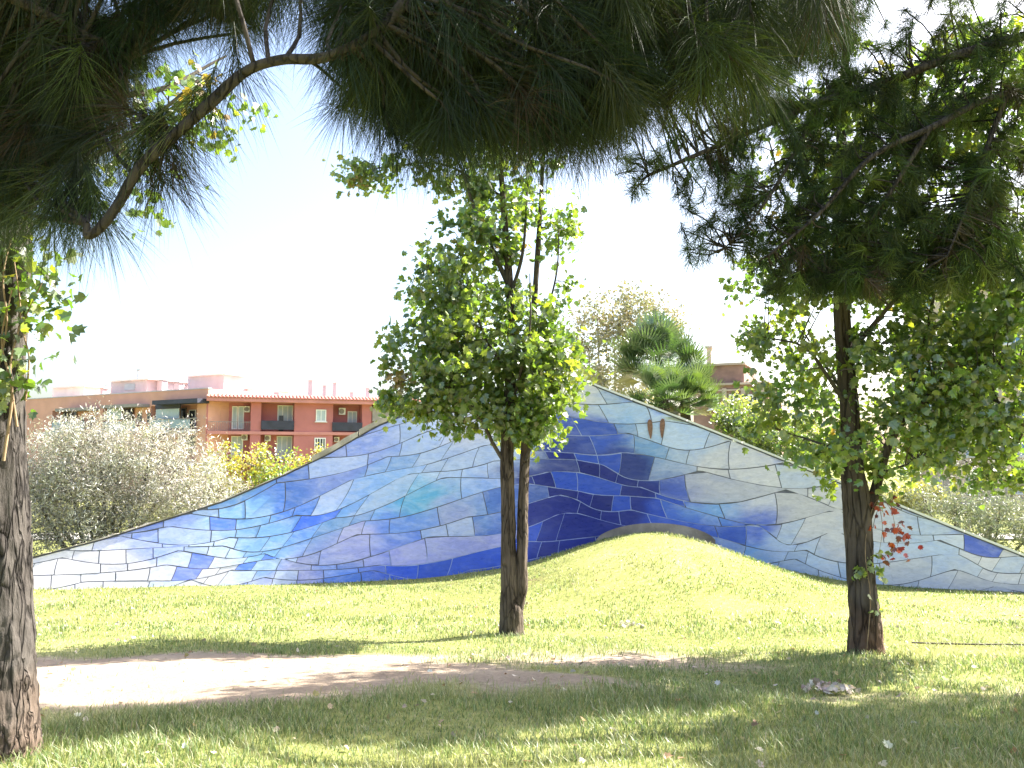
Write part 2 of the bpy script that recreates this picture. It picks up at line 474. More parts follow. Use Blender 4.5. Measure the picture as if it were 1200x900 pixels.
# worn dirt track across the lawn: an irregular outline, feathered by grass blades that thin out over it
def track_mask(x, y):
    """>0 inside the bare track"""
    cy = np.interp(x, [-12, -3.6, -2.3, -.8, .3, 1], [7.1, 7.2, 7.3, 7.75, 6.95, 6.75]) + 0.1*np.sin(x*1.4)
    half = np.interp(x, [-12, -6, -3.6, -2.2, -0.8, 0.0, 0.5, 1.0], [1.55, 1.55, 1.55, 1.4, 0.9, 0.4, 0.2, -0.2])
    p = np.stack([x*1.3, y*1.6, x*0], -1).reshape(-1, 3)
    n = (fbm(p, 5).reshape(np.shape(x)) - 0.5)
    main = half - np.abs(y - cy) + n * 1.5
    spot = 0.30 - np.hypot((x - 1.05)/1.6, (y - 8.75)/0.75) * 0.55 + n*0.7      # small bare spot by the shade
    return np.maximum(main, spot)
BARE = np.repeat(np.where((np.abs(X) < 14) & (Y > 3) & (Y < 12), sm(-.5, .1, track_mask(X, Y)), 0).reshape(-1, 1), 3, axis=1)
lawn = mesh_obj('lawn_ground', np_mesh('lawn_ground', np.stack([X, Y, Z], -1).reshape(-1, 3), grid_faces(*X.shape), BARE, smooth=True), M['lawn'])
tag(lawn, 'sloping sunlit park lawn with a grassy mound against the tiled wall', 'lawn', kind='structure')

tx = np.arange(-12, 2.6, 0.1); ty = np.arange(4.6, 10.2, 0.1)
TX, TY = np.meshgrid(tx, ty)
TM = track_mask(TX, TY)
TZ = ground_z(TX, TY) + 0.006 - 0.03 * sm(0.22, -0.12, TM)
ff = grid_faces(*TX.shape)
keep = TM.ravel()[ff].max(1) > -0.12
tv = np.stack([TX, TY, TZ], -1).reshape(-1, 3)
ff = ff[keep]; used = np.unique(ff); remap = np.full(len(tv), -1); remap[used] = np.arange(len(used))
track = mesh_obj('dirt_path', np_mesh('dirt_path', tv[used], remap[ff], smooth=True), M['dirt'])
tag(track, 'worn bare dirt track crossing the lawn', 'path', kind='structure')

# pale paved walk behind the wall
pvx = np.arange(-40, 41, 2.0); pvy = np.array([29.5, 31, 33])
PX, PY = np.meshgrid(pvx, pvy)
pv = mesh_obj('paved_walk', np_mesh('paved_walk', np.stack([PX, PY, ground_z(PX, PY) + 0.06], -1).reshape(-1, 3), grid_faces(*PX.shape)), M['paving'])
tag(pv, 'pale paved walk behind the tiled wall', 'path', kind='structure')

# ------------------------------------------------------------------ the tiled wall
RP = np.array([(-90, 683), (-40, 672), (32, 655), (120, 632), (200, 607), (260, 588), (330, 558), (385, 532), (440, 500), (500, 474), (560, 458), (620, 448), (660, 443), (676, 443), (700, 453), (720, 461), (800, 492), (900, 532), (1000, 572), (1100, 612), (1200, 652), (1275, 684)], float)
def ridge_py(px): return np.interp(px, RP[:, 0], RP[:, 1])
BOT = 725.0
def base_d(px):
    return np.interp(px, [-90, 32, 300, 560, 700, 850, 1000, 1275], [15.9, 16.3, 17.3, 18.2, 18.5, 18.1, 17.1, 15.3])
def surf(px, qy):
    """the leaning, hollow wall face; px/qy lay the face out as seen square-on"""
    px = np.asarray(px, float); qy = np.asarray(qy, float)
    H = BOT - ridge_py(px)
    v = (BOT - qy) / H
    d0 = base_d(px)
    s = mpp(d0)
    hgt = (BOT - qy) * s                                # metres above the buried foot
    lean = np.interp(px, [-90, 200, 520, 600, 700, 800, 1275], [0.28, 0.28, 0.29, 0.19, 0.12, 0.12, 0.12])
    fold = 0.30 * np.exp(-((px - 565 + 0.35*(600 - qy)) / 60.0)**2) * np.sin(np.clip(v, 0, 1) * math.pi)
    hollow = 0.35 * np.exp(-((px - 690) / 85.0)**2) * np.sin(np.clip(v, 0, 1) * math.pi)
    y = d0 + lean * hgt + hollow - fold
    cx, cy = (px - 600) / FPX, (450 - qy) / FPX
    dy = CT - cy * ST
    return np.stack([cx / dy * y, y, CAM_Z + (ST + cy * CT) / dy * y], -1)
def surf_n(px, qy):
    a = surf(px + 1.0, qy) - surf(px - 1.0, qy); b = surf(px, qy - 1.0) - surf(px, qy + 1.0)
    n = np.cross(a, b); return n / np.linalg.norm(n, axis=-1, keepdims=True)
WH = (.67, .64, .70); PALE = (.49, .59, .82); SKYB = (.24, .44, .80); MIDB = (.11, .24, .72); COB = (.035, .10, .60); NAVY = (.007, .016, .22); LIL = (.46, .45, .76); PERI = (.30, .38, .78); TEAL = (.10, .42, .66)
CP = [(40, 675, WH), (110, 665, WH), (185, 625, PERI), (160, 680, WH), (250, 665, WH), (240, 640, PALE), (262, 608, SKYB), (300, 650, SKYB), (310, 610, SKYB), (330, 572, MIDB), (350, 600, MIDB), (330, 675, LIL), (390, 560, PERI), (410, 640, LIL), (385, 610, SKYB), (430, 525, PERI), (455, 575, SKYB), (480, 625, MIDB), (500, 497, PALE), (545, 495, WH), (560, 470, WH), (470, 668, COB), (400, 675, MIDB), (520, 560, PALE), (505, 590, TEAL), (530, 610, LIL), (560, 605, SKYB), (550, 650, COB), (590, 540, PALE), (585, 600, MIDB), (610, 650, COB), (640, 650, NAVY), (630, 560, NAVY), (620, 600, NAVY), (600, 640, COB), (655, 520, NAVY), (660, 600, NAVY), (665, 560, NAVY), (690, 550, NAVY), (580, 665, COB), (725, 515, COB), (745, 545, NAVY), (780, 590, COB), (660, 500, COB), (690, 505, COB), (676, 452, WH), (700, 475, PALE), (735, 490, SKYB), (720, 540, NAVY), (690, 590, NAVY), (700, 640, NAVY), (760, 575, NAVY), (735, 605, NAVY), (760, 485, PALE), (770, 530, SKYB), (800, 525, PALE), (800, 600, COB), (850, 572, WH), (835, 545, WH), (845, 605, SKYB), (850, 625, COB), (895, 628, COB), (920, 550, WH), (950, 600, WH), (905, 585, WH), (930, 650, PALE), (970, 640, WH), (1000, 600, WH), (1050, 640, WH), (1150, 665, WH), (1080, 625, PALE), (1230, 690, WH), (1000, 680, PALE), (870, 655, SKYB)]
CPX = np.array([(a, b) for a, b, c in CP], float); CPC = np.array([c for a, b, c in CP])
def wash(px, qy):
    px = np.asarray(px, float).ravel(); qy = np.asarray(qy, float).ravel()
    q = np.stack([px / 42.0, qy / 26.0, px * 0], 1)
    wx = px + (fbm(q, 4) - .5) * 70; wy = qy + (fbm(q + 9.7, 4) - .5) * 48
    d2 = ((wx[:, None] - CPX[None, :, 0]) / 1.25)**2 + (wy[:, None] - CPX[None, :, 1])**2
    k = 1.0 / (d2 + 60)**2.4
    k /= k.sum(1, keepdims=True)
    return k @ CPC
sculpt = empty('tiled_landform', (1.0, 17.5, -1.6))
tag(sculpt, 'tall triangular earthwork wall clad in curved blue and white ceramic tiles', 'sculpture')
# backing body: front a little behind the tiles, back falls to the ground
bu = np.arange(-90, 1276, 7.5)
vv = np.linspace(0, 1, 40)
PXg, Vg = np.meshgrid(bu, vv)
QYg = BOT - Vg * (BOT - ridge_py(PXg))
front = surf(PXg, QYg) - surf_n(PXg, QYg) * 0.007
back_top = front[-1] + np.array([0, 0.35, 0.0]); back_mid = front[-1] + np.stack([bu*0, 0.45 + 0.5*(front[-1][:, 2]+1.9), -0.75*(front[-1][:, 2] + 1.9)], 1); back_bot = back_mid.copy(); back_bot[:, 1] += 1.0; back_bot[:, 2] = -2.3
allv = np.concatenate([front, back_top[None], back_mid[None], back_bot[None]], 0)
cw = wash(PXg, QYg)
lum = cw.mean(1)
gcol = np.where((cw[:, 0] < 0.09)[:, None], np.array([[.42, .48, .74]]), np.array([[.15, .155, .20]]))
gcol = np.vstack([gcol, np.tile([[.22, .24, .10]], (3 * len(bu), 1))])
body = mesh_obj('backing_body', np_mesh('backing_body', allv.reshape(-1, 3), grid_faces(allv.shape[0], allv.shape[1]), gcol, smooth=False), M['grout'], sculpt)
# tiles: sweeping courses with staggered joints
def course_y(a, j):
    """layout height of course line j at a"""
    H = 712 - ridge_py(a)
    t = j / 12.0
    y = 0.62 * t * H + 0.38 * j * 21.0
    sag = 9 * np.sin(a / 78.0 + j * 0.55) + 13 * np.sin(a / 210.0 + 1.7 - j * 0.22) + 4*np.sin(a/31.0 + j*1.9)
    wl = 46.0 + 12.0 * np.sin(j * 2.3)
    scal = np.abs(np.sin(a / wl + j * 1.37)) * np.interp(a, [-90, 60, 420, 600, 760, 860, 1275], [9, 13, 9, 5, 8, 15, 15])
    return 712 - y + sag * np.clip(H / 120.0, 0.25, 1.0) + (scal - 4) * np.clip(H / 110.0, 0.3, 1.0)
def lay(a, b):
    j = np.floor(b); f = b - j
    qy = course_y(a, j) * (1 - f) + course_y(a, j + 1) * f
    sl = np.interp(a, [-90, 150, 420, 560, 640, 760, 900, 1275], [0.9, 0.75, 0.55, 0.35, -0.15, -0.35, 0.25, 0.5])
    px = a + sl * (640 - qy) * 0.55 + 13 * np.sin(qy / 30.0 + a / 47.0)
    return px, qy
s5 = np.linspace(0, 1, 6)
ntile = 0
tile_faces = None
for j in range(-1, 17):
    a = -110 + rng.rand() * 30
    while a < 1270:
        hloc = float(course_y(np.array(a), j) - course_y(np.array(a), j + 1))
        wd = float(np.clip(hloc * (1.2 + 2.2 * rng.rand()), 25, 100)) * (1.15 if a > 800 else 1.0)
        gap = 0.48 if a < 330 else 0.42
        A, B = np.meshgrid(a + gap + s5 * (wd - 2 * gap), j + (gap / max(hloc, 6)) + s5 * (1 - 2 * gap / max(hloc, 6)) * 0.9999)
        px, qy = lay(A, B)
        a += wd
        rp = ridge_py(px) + 1.5
        full = (qy < rp)
        if full.mean() > 0.93 or px.max() < -85 or px.min() > 1270: continue
        px = np.clip(px, -88, 1272)
        qy = np.maximum(qy, ridge_py(px) + 1.5)
        if qy.min() > 716: continue
        qy = np.minimum(qy, 723)
        if np.ptp(px) < 5 or np.ptp(qy) < 2: continue
        wp = surf(px, qy)
        # skip tiles wholly below the turf
        if (wp[..., 2] < ground_z(wp[..., 0], wp[..., 1]) - 0.12).all(): continue
        nn = surf_n(px, qy)
        top = wp + nn * (0.002 + 0.006 * rng.rand()) + nn * ((A - A.mean())/wd * 0.006 * rng.randn())[..., None]
        c = wash(px, qy)
        mc = c.mean(0)
        mix = rng.uniform(0.1, 0.75)
        c = c * (1 - mix) + mc * mix
        c = c * rng.uniform(0.88, 1.10)
        cx0 = px.mean(); cy0 = qy.mean(); r = rng.rand()
        if 380 < cx0 < 590 and cy0 > 560 and r < 0.14: c = c * 0.25 + np.array(LIL) * 0.75
        elif 150 < cx0 < 420 and r < 0.10: c = c * 0.3 + np.array(COB) * 1.5 * 0.7
        elif 150 < cx0 < 560 and r > 0.90: c = c * 0.4 + np.array(PALE) * 0.6
        elif cx0 > 830 and r < 0.045: c = c * 0.12 + np.array(COB) * 0.88
        elif cx0 > 830 and r > 0.88: c = c * 0.5 + np.array(PALE) * 0.5
        elif 600 < cx0 < 790 and mc[0] < .06 and r < 0.18: c = np.tile(np.array([COB]) * 0.9, (36, 1))
        bot = wp - nn * 0.03
        V = np.vstack([top.reshape(-1, 3), bot.reshape(-1, 3), top.reshape(-1, 3)])
        if tile_faces is None:
            g = grid_faces(6, 6)
            ring = [0,1,2,3,4,5, 11,17,23,29,35, 34,33,32,31,30, 24,18,12,6]
            side = np.array([(ring[k] + 72, ring[k] + 36, ring[(k+1) % 20] + 36, ring[(k+1) % 20] + 72) for k in range(20)])
            tile_faces = np.vstack([g, side])
        cc = np.vstack([c, np.tile([[.42, .48, .74] if mc[0] < .09 else [.17, .175, .22]], (72, 1))])
        me = np_mesh('tile', V, tile_faces, np.clip(cc, 0, 1), smooth=np.arange(len(tile_faces)) < 25)
        mesh_obj('tile', me, M['glaze'], sculpt)
        ntile += 1
print('tiles', ntile)
# coping strip along the ridge, in lengths of stone
edges = [-88, 20, 90, 160, 230, 300, 365, 420, 470, 520, 570, 620, 676, 740, 805, 870, 935, 1000, 1065, 1130, 1195, 1272]
for e0, e1 in zip(edges[:-1], edges[1:]):
    k = np.linspace(e0 + 0.5, e1 - 0.5, 8)
    tp = surf(k, ridge_py(k)); nn = surf_n(k, ridge_py(k))
    th = 0.05 if e0 > 670 else 0.02 + 0.12 * (360 < e0 < 480)
    ring = [tp + nn*0.035, tp + nn*0.035 + np.array([0, 0, th]), tp - nn*0.05 + np.array([0, 0.30, th+.01]), tp - nn*0.05 + np.array([0, 0.32, -0.05])]
    if e0 < 670: ring[1] = ring[1] + rng.randn(8, 1) * np.array([[0, 0.01, 0.012]])
    Vc = np.stack(ring, 0).reshape(-1, 3)
    f = np.vstack([grid_faces(4, 8), [[0, 8, 16, 24], [7, 31, 23, 15]]])
    mesh_obj('coping_stone', np_mesh('coping_stone', Vc, f), M['white'] if e0 > 670 else M['stone'], sculpt)
# low concrete lens where the tiles arch over the mound
k = np.linspace(698, 838, 24)
arch = 634 - 21 * np.sqrt(np.clip(1 - ((k - 768) / 70.5)**2, 0, 1))**1.3
lo = surf(k, 660 + 0*k) + surf_n(k, 660 + 0*k) * 0.06; hi = surf(k, arch) + surf_n(k, arch) * 0.07; hb = surf(k, arch) - surf_n(k, arch) * 0.03
mesh_obj('concrete_footing', np_mesh('concrete_footing', np.stack([lo, hi, hb], 0).reshape(-1, 3), grid_faces(3, 24)), M['concrete'], sculpt)
# two small rust-brown leaf-shaped marks fixed to the face
for mx_, my_, rt in ((762, 503, 0.06), (776, 502, -0.05)):
    tt = np.linspace(0, 2*math.pi, 17)[:-1]
    ox = 4.2 * np.sin(tt) * (0.65 + 0.35*np.cos(tt)); oy = -11.5 * np.cos(tt)
    px, qy = mx_ + ox + rt*oy, my_ + oy
    a = surf(px, qy) + surf_n(px, qy) * 0.035; b = surf(px, qy) + surf_n(px, qy)*0.0
    V = np.vstack([a, b]); sd = np.array([(i, i+16, (i+1) % 16 + 16, (i+1) % 16) for i in range(16)])
    mesh_obj('rusty_mark', np_mesh('rusty_mark', V, [np.arange(16)[None], sd]), M['rust'], sculpt)

# ------------------------------------------------------------------ trees: trunk, branches, crown
def L(px, py, d, x=0.0, y=0.0):
    q = P(px, py, d); q[0] += x; q[1] += y; return q
# little leaf outline: lobed, slightly folded along the midrib
def leaf_template(lobed=True):
    if lobed:
        o = [(0, -.05), (.30, .05), (.50, .32), (.30, .42), (.38, .72), (.12, .70), (0, 1.0), (-.12, .70), (-.38, .72), (-.30, .42), (-.50, .32), (-.30, .05)]
    else:
        o = [(0, 0), (.33, .32), (.24, .74), (0, 1.0), (-.24, .74), (-.33, .32)]
    n = len(o)
    v = [(x, y, 0.28 * abs(x) - 0.12*y*y) for x, y in o] + [(0, 0.40, -0.02)]
    f = [(i, (i+1) % n, n) for i in range(n)]
    return np.array(v, float), np.array(f)
LEAF_L, LEAF_LF = leaf_template(True)
LEAF_S, LEAF_SF = leaf_template(False)
LANCE = np.array([(0, 0, 0), (.11, .45, .02), (0, 1, -.05), (-.11, .45, .02)], float); LANCE_F = np.array([(0, 1, 2, 3)])

def pick_tints(n, cols, wts, r, jitter=0.22):
    c = np.array(cols)[r.choice(len(cols), n, p=np.array(wts)/sum(wts))]
    return np.clip(c * (1 + jitter * r.randn(n, 1)) * (1 + 0.06*r.randn(n, 3)), 0.004, 0.9)

def crown(ells, d, depth, n_clump, per, sigma, size, cols, wts, seed, nodes, tubes, tpl='L', droop=0.35, twig_r=0.006, shell=0.45, face=None, twig_sides=3, lump=0.9):
    """leaf clumps inside a union of ellipsoids given in photo pixels at distance d; every clump hangs on a twig"""
    r = np.random.RandomState(seed)
    s = mpp(d)
    vol = np.array([e[2] * e[3] for e in ells], float); vol /= vol.sum()
    cs = []
    for k in r.choice(len(ells), n_clump, p=vol):
        e = ells[k]
        v = r.randn(3); v /= np.linalg.norm(v)
        rad = (shell + (1-shell) * r.rand()**0.6) if r.rand() < 0.75 else r.rand()
        rad *= 0.75 + 0.5 * r.rand()
        dd = e[4] if len(e) > 4 else depth
        c0 = P(e[0], e[1], d)
        off = e[5] if len(e) > 5 else 0.0
        cs.append(c0 + np.array([v[0]*e[2]*s*rad, v[1]*dd*rad + off, v[2]*e[3]*s*rad]))
    cs = np.array(cs)
    nodes = np.array(nodes)
    if tubes is not None:
        for c in cs:
            pool = nodes[nodes[:, 2] < c[2] + 0.25]
            if not len(pool): pool = nodes
            k = np.argmin(((pool - c)**2).sum(1) + 0.02*r.rand(len(pool)))
            a = pool[k]; ln = np.linalg.norm(c - a)
            mid = (a + c) / 2 + r.randn(3) * 0.10 * ln + np.array([0, 0, 0.10 * ln])
            tubes.add([a, mid, c], [twig_r * (1 + 1.2*ln), twig_r * (0.7+.5*ln), twig_r * 0.4], 6, twig_sides)
    n = n_clump * per
    ci = np.repeat(np.arange(n_clump), per)
    sg = sigma * (0.6 + 0.8 * r.rand(n_clump))
    loc = cs[ci] + r.randn(n, 3) * (sg[ci] * np.array([[1.0], [1.0], [lump]])).T
    dirs = r.randn(n, 3) * 0.7; dirs[:, 2] -= droop
    rot = frames(dirs, r.rand(n) * 6.28)
    ct = pick_tints(n_clump, cols, wts, r, 0.12)
    tint = np.clip(ct[ci] * 0.6 + pick_tints(n, cols, wts, r) * 0.4, 0, 0.9)
    t, f = {'L': (LEAF_L, LEAF_LF), 'S': (LEAF_S, LEAF_SF), 'N': (LANCE, LANCE_F)}[tpl]
    return scatter(t, f, loc, rot, size * (0.65 + 0.7 * r.rand(n)), tint), cs
def crown_obj(name, parts, mt, parent):
    V, F, C, n = [], [], [], 0
    for v, f, c in parts:
        V.append(v); F.append(f + n); C.append(c); n += len(v)
    o = mesh_obj(name, np_mesh(name, np.vstack(V), F, np.vstack(C)), mt, parent)
    o['kind'] = 'stuff'
    return o

GREEN = [(.10, .17, .035), (.075, .14, .038), (.15, .22, .04), (.24, .28, .05), (.26, .11, .03)]
GW = [4, 4, 3, 1.2, 0.12]

# --- twin-stemmed tree in the middle of the lawn
d = 10.8
b0 = L(600, 752, d); b0[2] = ground_z(b0[0], b0[1]) - 0.05
tree = empty('twin_stem_tree', tuple(b0))
tag(tree, 'slender twin-stemmed leafy tree standing before the dark blue tiles', 'tree')
tk = Tubes()
m1 = tk.add([b0 + [0, 0, -.1], L(600, 742, d), L(599, 715, d), L(597, 690, d), L(596, 640, d), L(595, 580, d), L(594, 530, d), L(597, 470, d), L(600, 400, d), L(596, 320, d), L(590, 240, d), L(582, 120, d), L(578, 0, d)],
       [.23, .185, .165, .125, .105, .10, .095, .085, .075, .06, .045, .03, .015], 150, 44, rough=.2, ridges=.11, seed=1.3)
m2 = tk.add([L(601, 735, d, 0, -.02), L(606, 712, d), L(611, 690, d), L(612, 640, d), L(613, 590, d, 0, .05), L(615, 545, d, 0, .1), L(619, 470, d, 0, .15), L(625, 380, d, 0, .2), L(632, 270, d, 0, .2), L(636, 200, d, 0, .2), L(640, 90, d, 0, .2)],
       [.10, .09, .085, .082, .08, .075, .065, .05, .038, .028, .015], 110, 20, rough=.25, ridges=.16, seed=5.1)
mesh_obj('trunk', tk.mesh('trunk'), M['bark'], tree)
br = Tubes(); nd = [m1[50:], m2[60:]]
for pts, r0 in (([L(594, 330, d), L(575, 290, d, 0, -.1), L(555, 245, d, 0, -.2), L(540, 200, d, 0, -.2), L(500, 150, d)], .04),
                ([L(597, 350, d), L(612, 300, d, 0, -.1), L(617, 240, d, 0, -.15), L(620, 180, d)], .032),
                ([L(593, 545, d), L(578, 520, d, 0, -.1), L(563, 490, d, 0, -.2), L(540, 460, d, 0, -.2), L(500, 440, d), L(465, 450, d)], .032),
                ([L(594, 520, d), L(578, 470, d, 0, .2), L(556, 420, d, 0, .3), L(520, 370, d), L(500, 320, d)], .03),
                ([L(616, 540, d), L(630, 500, d, 0, -.1), L(645, 460, d), L(655, 420, d), L(650, 380, d)], .026),
                ([L(622, 430, d), L(640, 370, d), L(652, 320, d, 0, -.1), L(655, 270, d)], .022),
                ([L(598, 440, d), L(570, 400, d, 0, -.4), L(550, 340, d, 0, -.4), L(540, 290, d)], .026),
                ([L(598, 480, d), L(612, 430, d, 0, -.4), L(620, 390, d, 0, -.6), L(620, 330, d, 0, -.5)], .025),
                ([L(588, 230, d), L(520, 190, d, 0, .1), L(460, 195, d), L(425, 200, d)], .022),
                ([L(556, 420, d), L(520, 420, d), L(480, 400, d)], .02)):
    nd.append(br.add(pts, list(np.linspace(r0, .008, len(pts))), 26, 7, rough=.1, seed=r0*100))
nodes = np.vstack(nd)
E = [(650, 430, 26, 40, .8), (560, 400, 75, 80), (612, 430, 55, 85), (505, 435, 48, 48), (555, 300, 60, 55), (652, 275, 24, 30, .5), (605, 500, 48, 30, .7), (482, 470, 30, 22, .6), (518, 355, 48, 45), (592, 235, 50, 45), (645, 470, 26, 55, .7), (645, 395, 28, 50, .6), (550, 470, 40, 26, .8), (560, 120, 120, 90)]
a, cs = crown(E, d, 0.95, 400, 36, .115, .095, GREEN, GW, 11, nodes, br, 'L')
a2, cs2 = crown([(420, 208, 26, 22, .35), (470, 195, 32, 22, .4), (520, 205, 25, 20, .4)], d, .4, 26, 26, .09, .085, GREEN, GW, 12, nodes, br, 'L')
a3, _ = crown([(458, 468, 14, 24, .3), (463, 395, 12, 26, .3), (478, 345, 14, 20, .3), (668, 330, 10, 20, .2), (530, 495, 26, 12, .3), (505, 487, 20, 14, .3)], d, .3, 34, 16, .09, .085, GREEN, GW, 13, nodes, br, 'L')
mesh_obj('branches', br.mesh('branches'), M['bark_twig'], tree)
crown_obj('crown', [a, a2, a3], M['leaf'], tree)

# --- right-hand tree with forked trunk
d = 9.2
b0 = L(1016, 768, d); b0[2] = ground_z(b0[0], b0[1]) - 0.05
rtree = empty('forked_tree', tuple(b0))
tag(rtree, 'broad leafy tree with a forked trunk and reddish peeling bark at its foot', 'tree')
tk = Tubes()
m1 = tk.add([b0 + [0, 0, -.12], L(1015, 758, d), L(1014, 735, d), L(1011, 700, d), L(1008, 660, d), L(1006, 620, d), L(1003, 585, d), L(999, 545, d), L(996, 490, d), L(992, 440, d), L(987, 370, d), L(984, 300, d), L(985, 200, d), L(990, 80, d), L(1000, -60, d)],
       [.245, .205, .185, .165, .155, .16, .155, .13, .115, .105, .10, .09, .07, .05, .02], 170, 48, rough=.2, ridges=.12, seed=2.2)
m2 = tk.add([L(1009, 622, d), L(1018, 600, d), L(1024, 580, d), L(1032, 550, d), L(1042, 520, d), L(1056, 490, d, 0, -.1), L(1075, 468, d, 0, -.2), L(1100, 452, d, 0, -.3), L(1130, 440, d, 0, -.4), L(1170, 430, d, 0, -.4)],
       [.06, .065, .06, .055, .05, .045, .04, .033, .026, .012], 90, 16, rough=.25, ridges=.14, seed=7.9)
mesh_obj('trunk', tk.mesh('trunk'), M['bark_red'], rtree)
br = Tubes(); nd = [m1[60:], m2[30:]]
for pts, r0 in (([L(1050, 500, d), L(1075, 430, d), L(1090, 370, d), L(1100, 300, d), L(1110, 220, d)], .035),
                ([L(995, 480, d), L(960, 440, d, 0, -.2), L(930, 410, d, 0, -.3), L(895, 395, d)], .03),
                ([L(990, 420, d), L(1020, 370, d, 0, -.4), L(1050, 330, d, 0, -.5), L(1090, 270, d)], .035),
                ([L(1001, 560, d), L(975, 530, d, 0, -.3), L(945, 520, d, 0, -.4), L(915, 505, d)], .022),
                ([L(1100, 452, d), L(1130, 470, d, 0, -.5), L(1160, 500, d, 0, -.6), L(1180, 540, d)], .022),
                ([L(1030, 555, d), L(1050, 545, d, 0, -.2), L(1075, 540, d)], .018),
                ([L(986, 330, d), L(950, 290, d), L(920, 230, d), L(900, 160, d)], .035),
                ([L(985, 260, d), L(1040, 200, d), L(1100, 130, d), L(1150, 60, d)], .035),
                ([L(990, 460, d), L(985, 420, d, 0, .5), L(960, 360, d, 0, .8)], .03),
                ([L(1060, 486, d), L(1100, 490, d, 0, .4), L(1140, 470, d, 0, .6), L(1190, 460, d, 0, .6)], .026),
                ([L(1110, 300, d), L(1150, 330, d), L(1190, 360, d)], .022)):
    nd.append(br.add(pts, list(np.linspace(r0, .008, len(pts))), 26, 7, rough=.1, seed=r0*90))
nodes = np.vstack(nd)
E = [(925, 385, 50, 48), (1000, 460, 55, 70), (1080, 420, 80, 75), (1145, 470, 60, 70), (1165, 520, 45, 40), (990, 535, 48, 34), (1050, 525, 40, 50), (960, 320, 85, 60), (1100, 300, 110, 80), (1150, 380, 70, 70), (1000, 200, 120, 100), (1120, 120, 120, 120), (905, 470, 26, 30, .4), (945, 525, 34, 20, .5), (1190, 300, 60, 90), (1120, 530, 50, 30), (1180, 430, 50, 80), (1100, 470, 60, 50)]
a, cs = crown(E, d, 1.15, 560, 38, .11, .085, GREEN, [3, 4, 3, 1.2, .15], 21, nodes, br, 'L')
a3, _ = crown([(880, 400, 14, 26, .3), (1185, 555, 22, 18, .3), (885, 500, 16, 16, .3), (1040, 575, 16, 12, .3), (1150, 555, 30, 14, .3)], d, .3, 30, 18, .08, .08, GREEN, GW, 23, nodes, br, 'L')
mesh_obj('branches', br.mesh('branches'), M['bark_twig'], rtree)
crown_obj('crown', [a, a3], M['leaf'], rtree)

# --- trunk at the left with peeling bark
d = 4.5
b0 = L(6, 890, d); b0[2] = ground_z(b0[0], b0[1]) - 0.05
ltree = empty('old_tree', tuple(b0))
tag(ltree, 'old thick tree with dark fissured bark beside the dirt track', 'tree')
tk = Tubes()
m1 = tk.add([b0 + [0, 0, -.12], L(7, 880, d), L(6, 850, d), L(5, 800, d), L(4, 740, d), L(2, 660, d), L(-1, 580, d), L(-2, 500, d), L(0, 420, d), L(6, 340, d), L(12, 260, d), L(16, 150, d), L(20, 0, d), L(26, -200, d), L(30, -500, d)],
       [.215, .185, .175, .168, .163, .155, .15, .145, .135, .125, .12, .11, .10, .08, .03], 260, 72, rough=.16, ridges=.10, seed=3.4)
mesh_obj('trunk', tk.mesh('trunk'), M['bark_left'], ltree)
br = Tubes(); nd = [m1[90:]]
for pts, r0 in (([L(12, 260, d), L(50, 180, d, 0, .3), L(110, 100, d, 0, .6), L(170, 20, d, 0, .8)], .03), ([L(14, 200, d), L(-40, 120, d), L(-110, 40, d)], .03), ([L(18, 100, d), L(80, 20, d, 0, 1.0), L(160, -80, d, 0, 1.5)], .035), ([L(22, -100, d), L(-80, -180, d), L(-200, -260, d)], .04), ([L(25, -180, d), L(100, -280, d, 0, .3), L(200, -340, d, 0, .3)], .04)):
    nd.append(br.add(pts, list(np.linspace(r0, .008, len(pts))), 20, 7, rough=.1, seed=r0*80))
nodes = np.vstack(nd)
E = [(40, 110, 70, 80, .7, 1.0), (130, 10, 100, 70, .8, 1.2), (-80, 60, 120, 120), (40, -150, 200, 140), (-60, -300, 200, 150), (160, -320, 180, 130), (20, 330, 40, 40, .25)]
a, cs = crown(E, d, .8, 150, 26, .11, .07, GREEN, GW, 31, nodes, br, 'L')
mesh_obj('branches', br.mesh('branches'), M['bark_twig'], ltree)
crown_obj('crown', [a], M['leaf'], ltree)

# --- creepers: stems plus leaves one by one
def leaf_piece_mesh(col, name='leaf'):
    v, f = LEAF_L, LEAF_LF
    return np_mesh(name, v, f, np.tile([col], (len(v), 1)))
def creeper(name, label, cat_group, stems, leaf_spots, cols, size, seed, base):
    r = np.random.RandomState(seed)
    root = empty(name, tuple(base)); tag(root, label, 'vine')
    t = Tubes()
    for pts, r0 in stems: t.add(pts, list(np.linspace(r0, r0*.4, len(pts))), 30, 6, rough=.1, seed=r0*55)
    mesh_obj('stem', t.mesh('stem'), M['vine'], root)
    meshes = [leaf_piece_mesh(c) for c in cols]
    for me in meshes: me.materials.append(M['leaf'])
    for q, ci in leaf_spots:
        o = bpy.data.objects.new('leaf', meshes[ci])
        dirs = r.randn(1, 3) * .6; dirs[0, 2] -= .6; dirs[0, 1] -= .2
        rt = frames(dirs, r.rand(1) * 6.28)[0] * size * (.7 + .6 * r.rand())
        mtx = Matrix([[*rt[0], q[0]], [*rt[1], q[1]], [*rt[2], q[2]], [0, 0, 0, 1]])
        o.matrix_world = mtx
        COL.objects.link(o)
        o.parent = root
        o.matrix_parent_inverse = root.matrix_basis.inverted()
    return root
def spots(ell, d, n, ncols, r, depth=.15, wts=None):
    out = []
    for k in range(n):
        e = ell[r.randint(len(ell))]
        v = r.randn(3) * .5
        c = P(e[0], e[1], d) + np.array([v[0]*e[2]*mpp(d), v[1]*depth + (e[4] if len(e) > 4 else 0), v[2]*e[3]*mpp(d)])
        out.append((c, r.choice(ncols, p=wts)))
    return out
r_ = np.random.RandomState(41)
d = 4.5
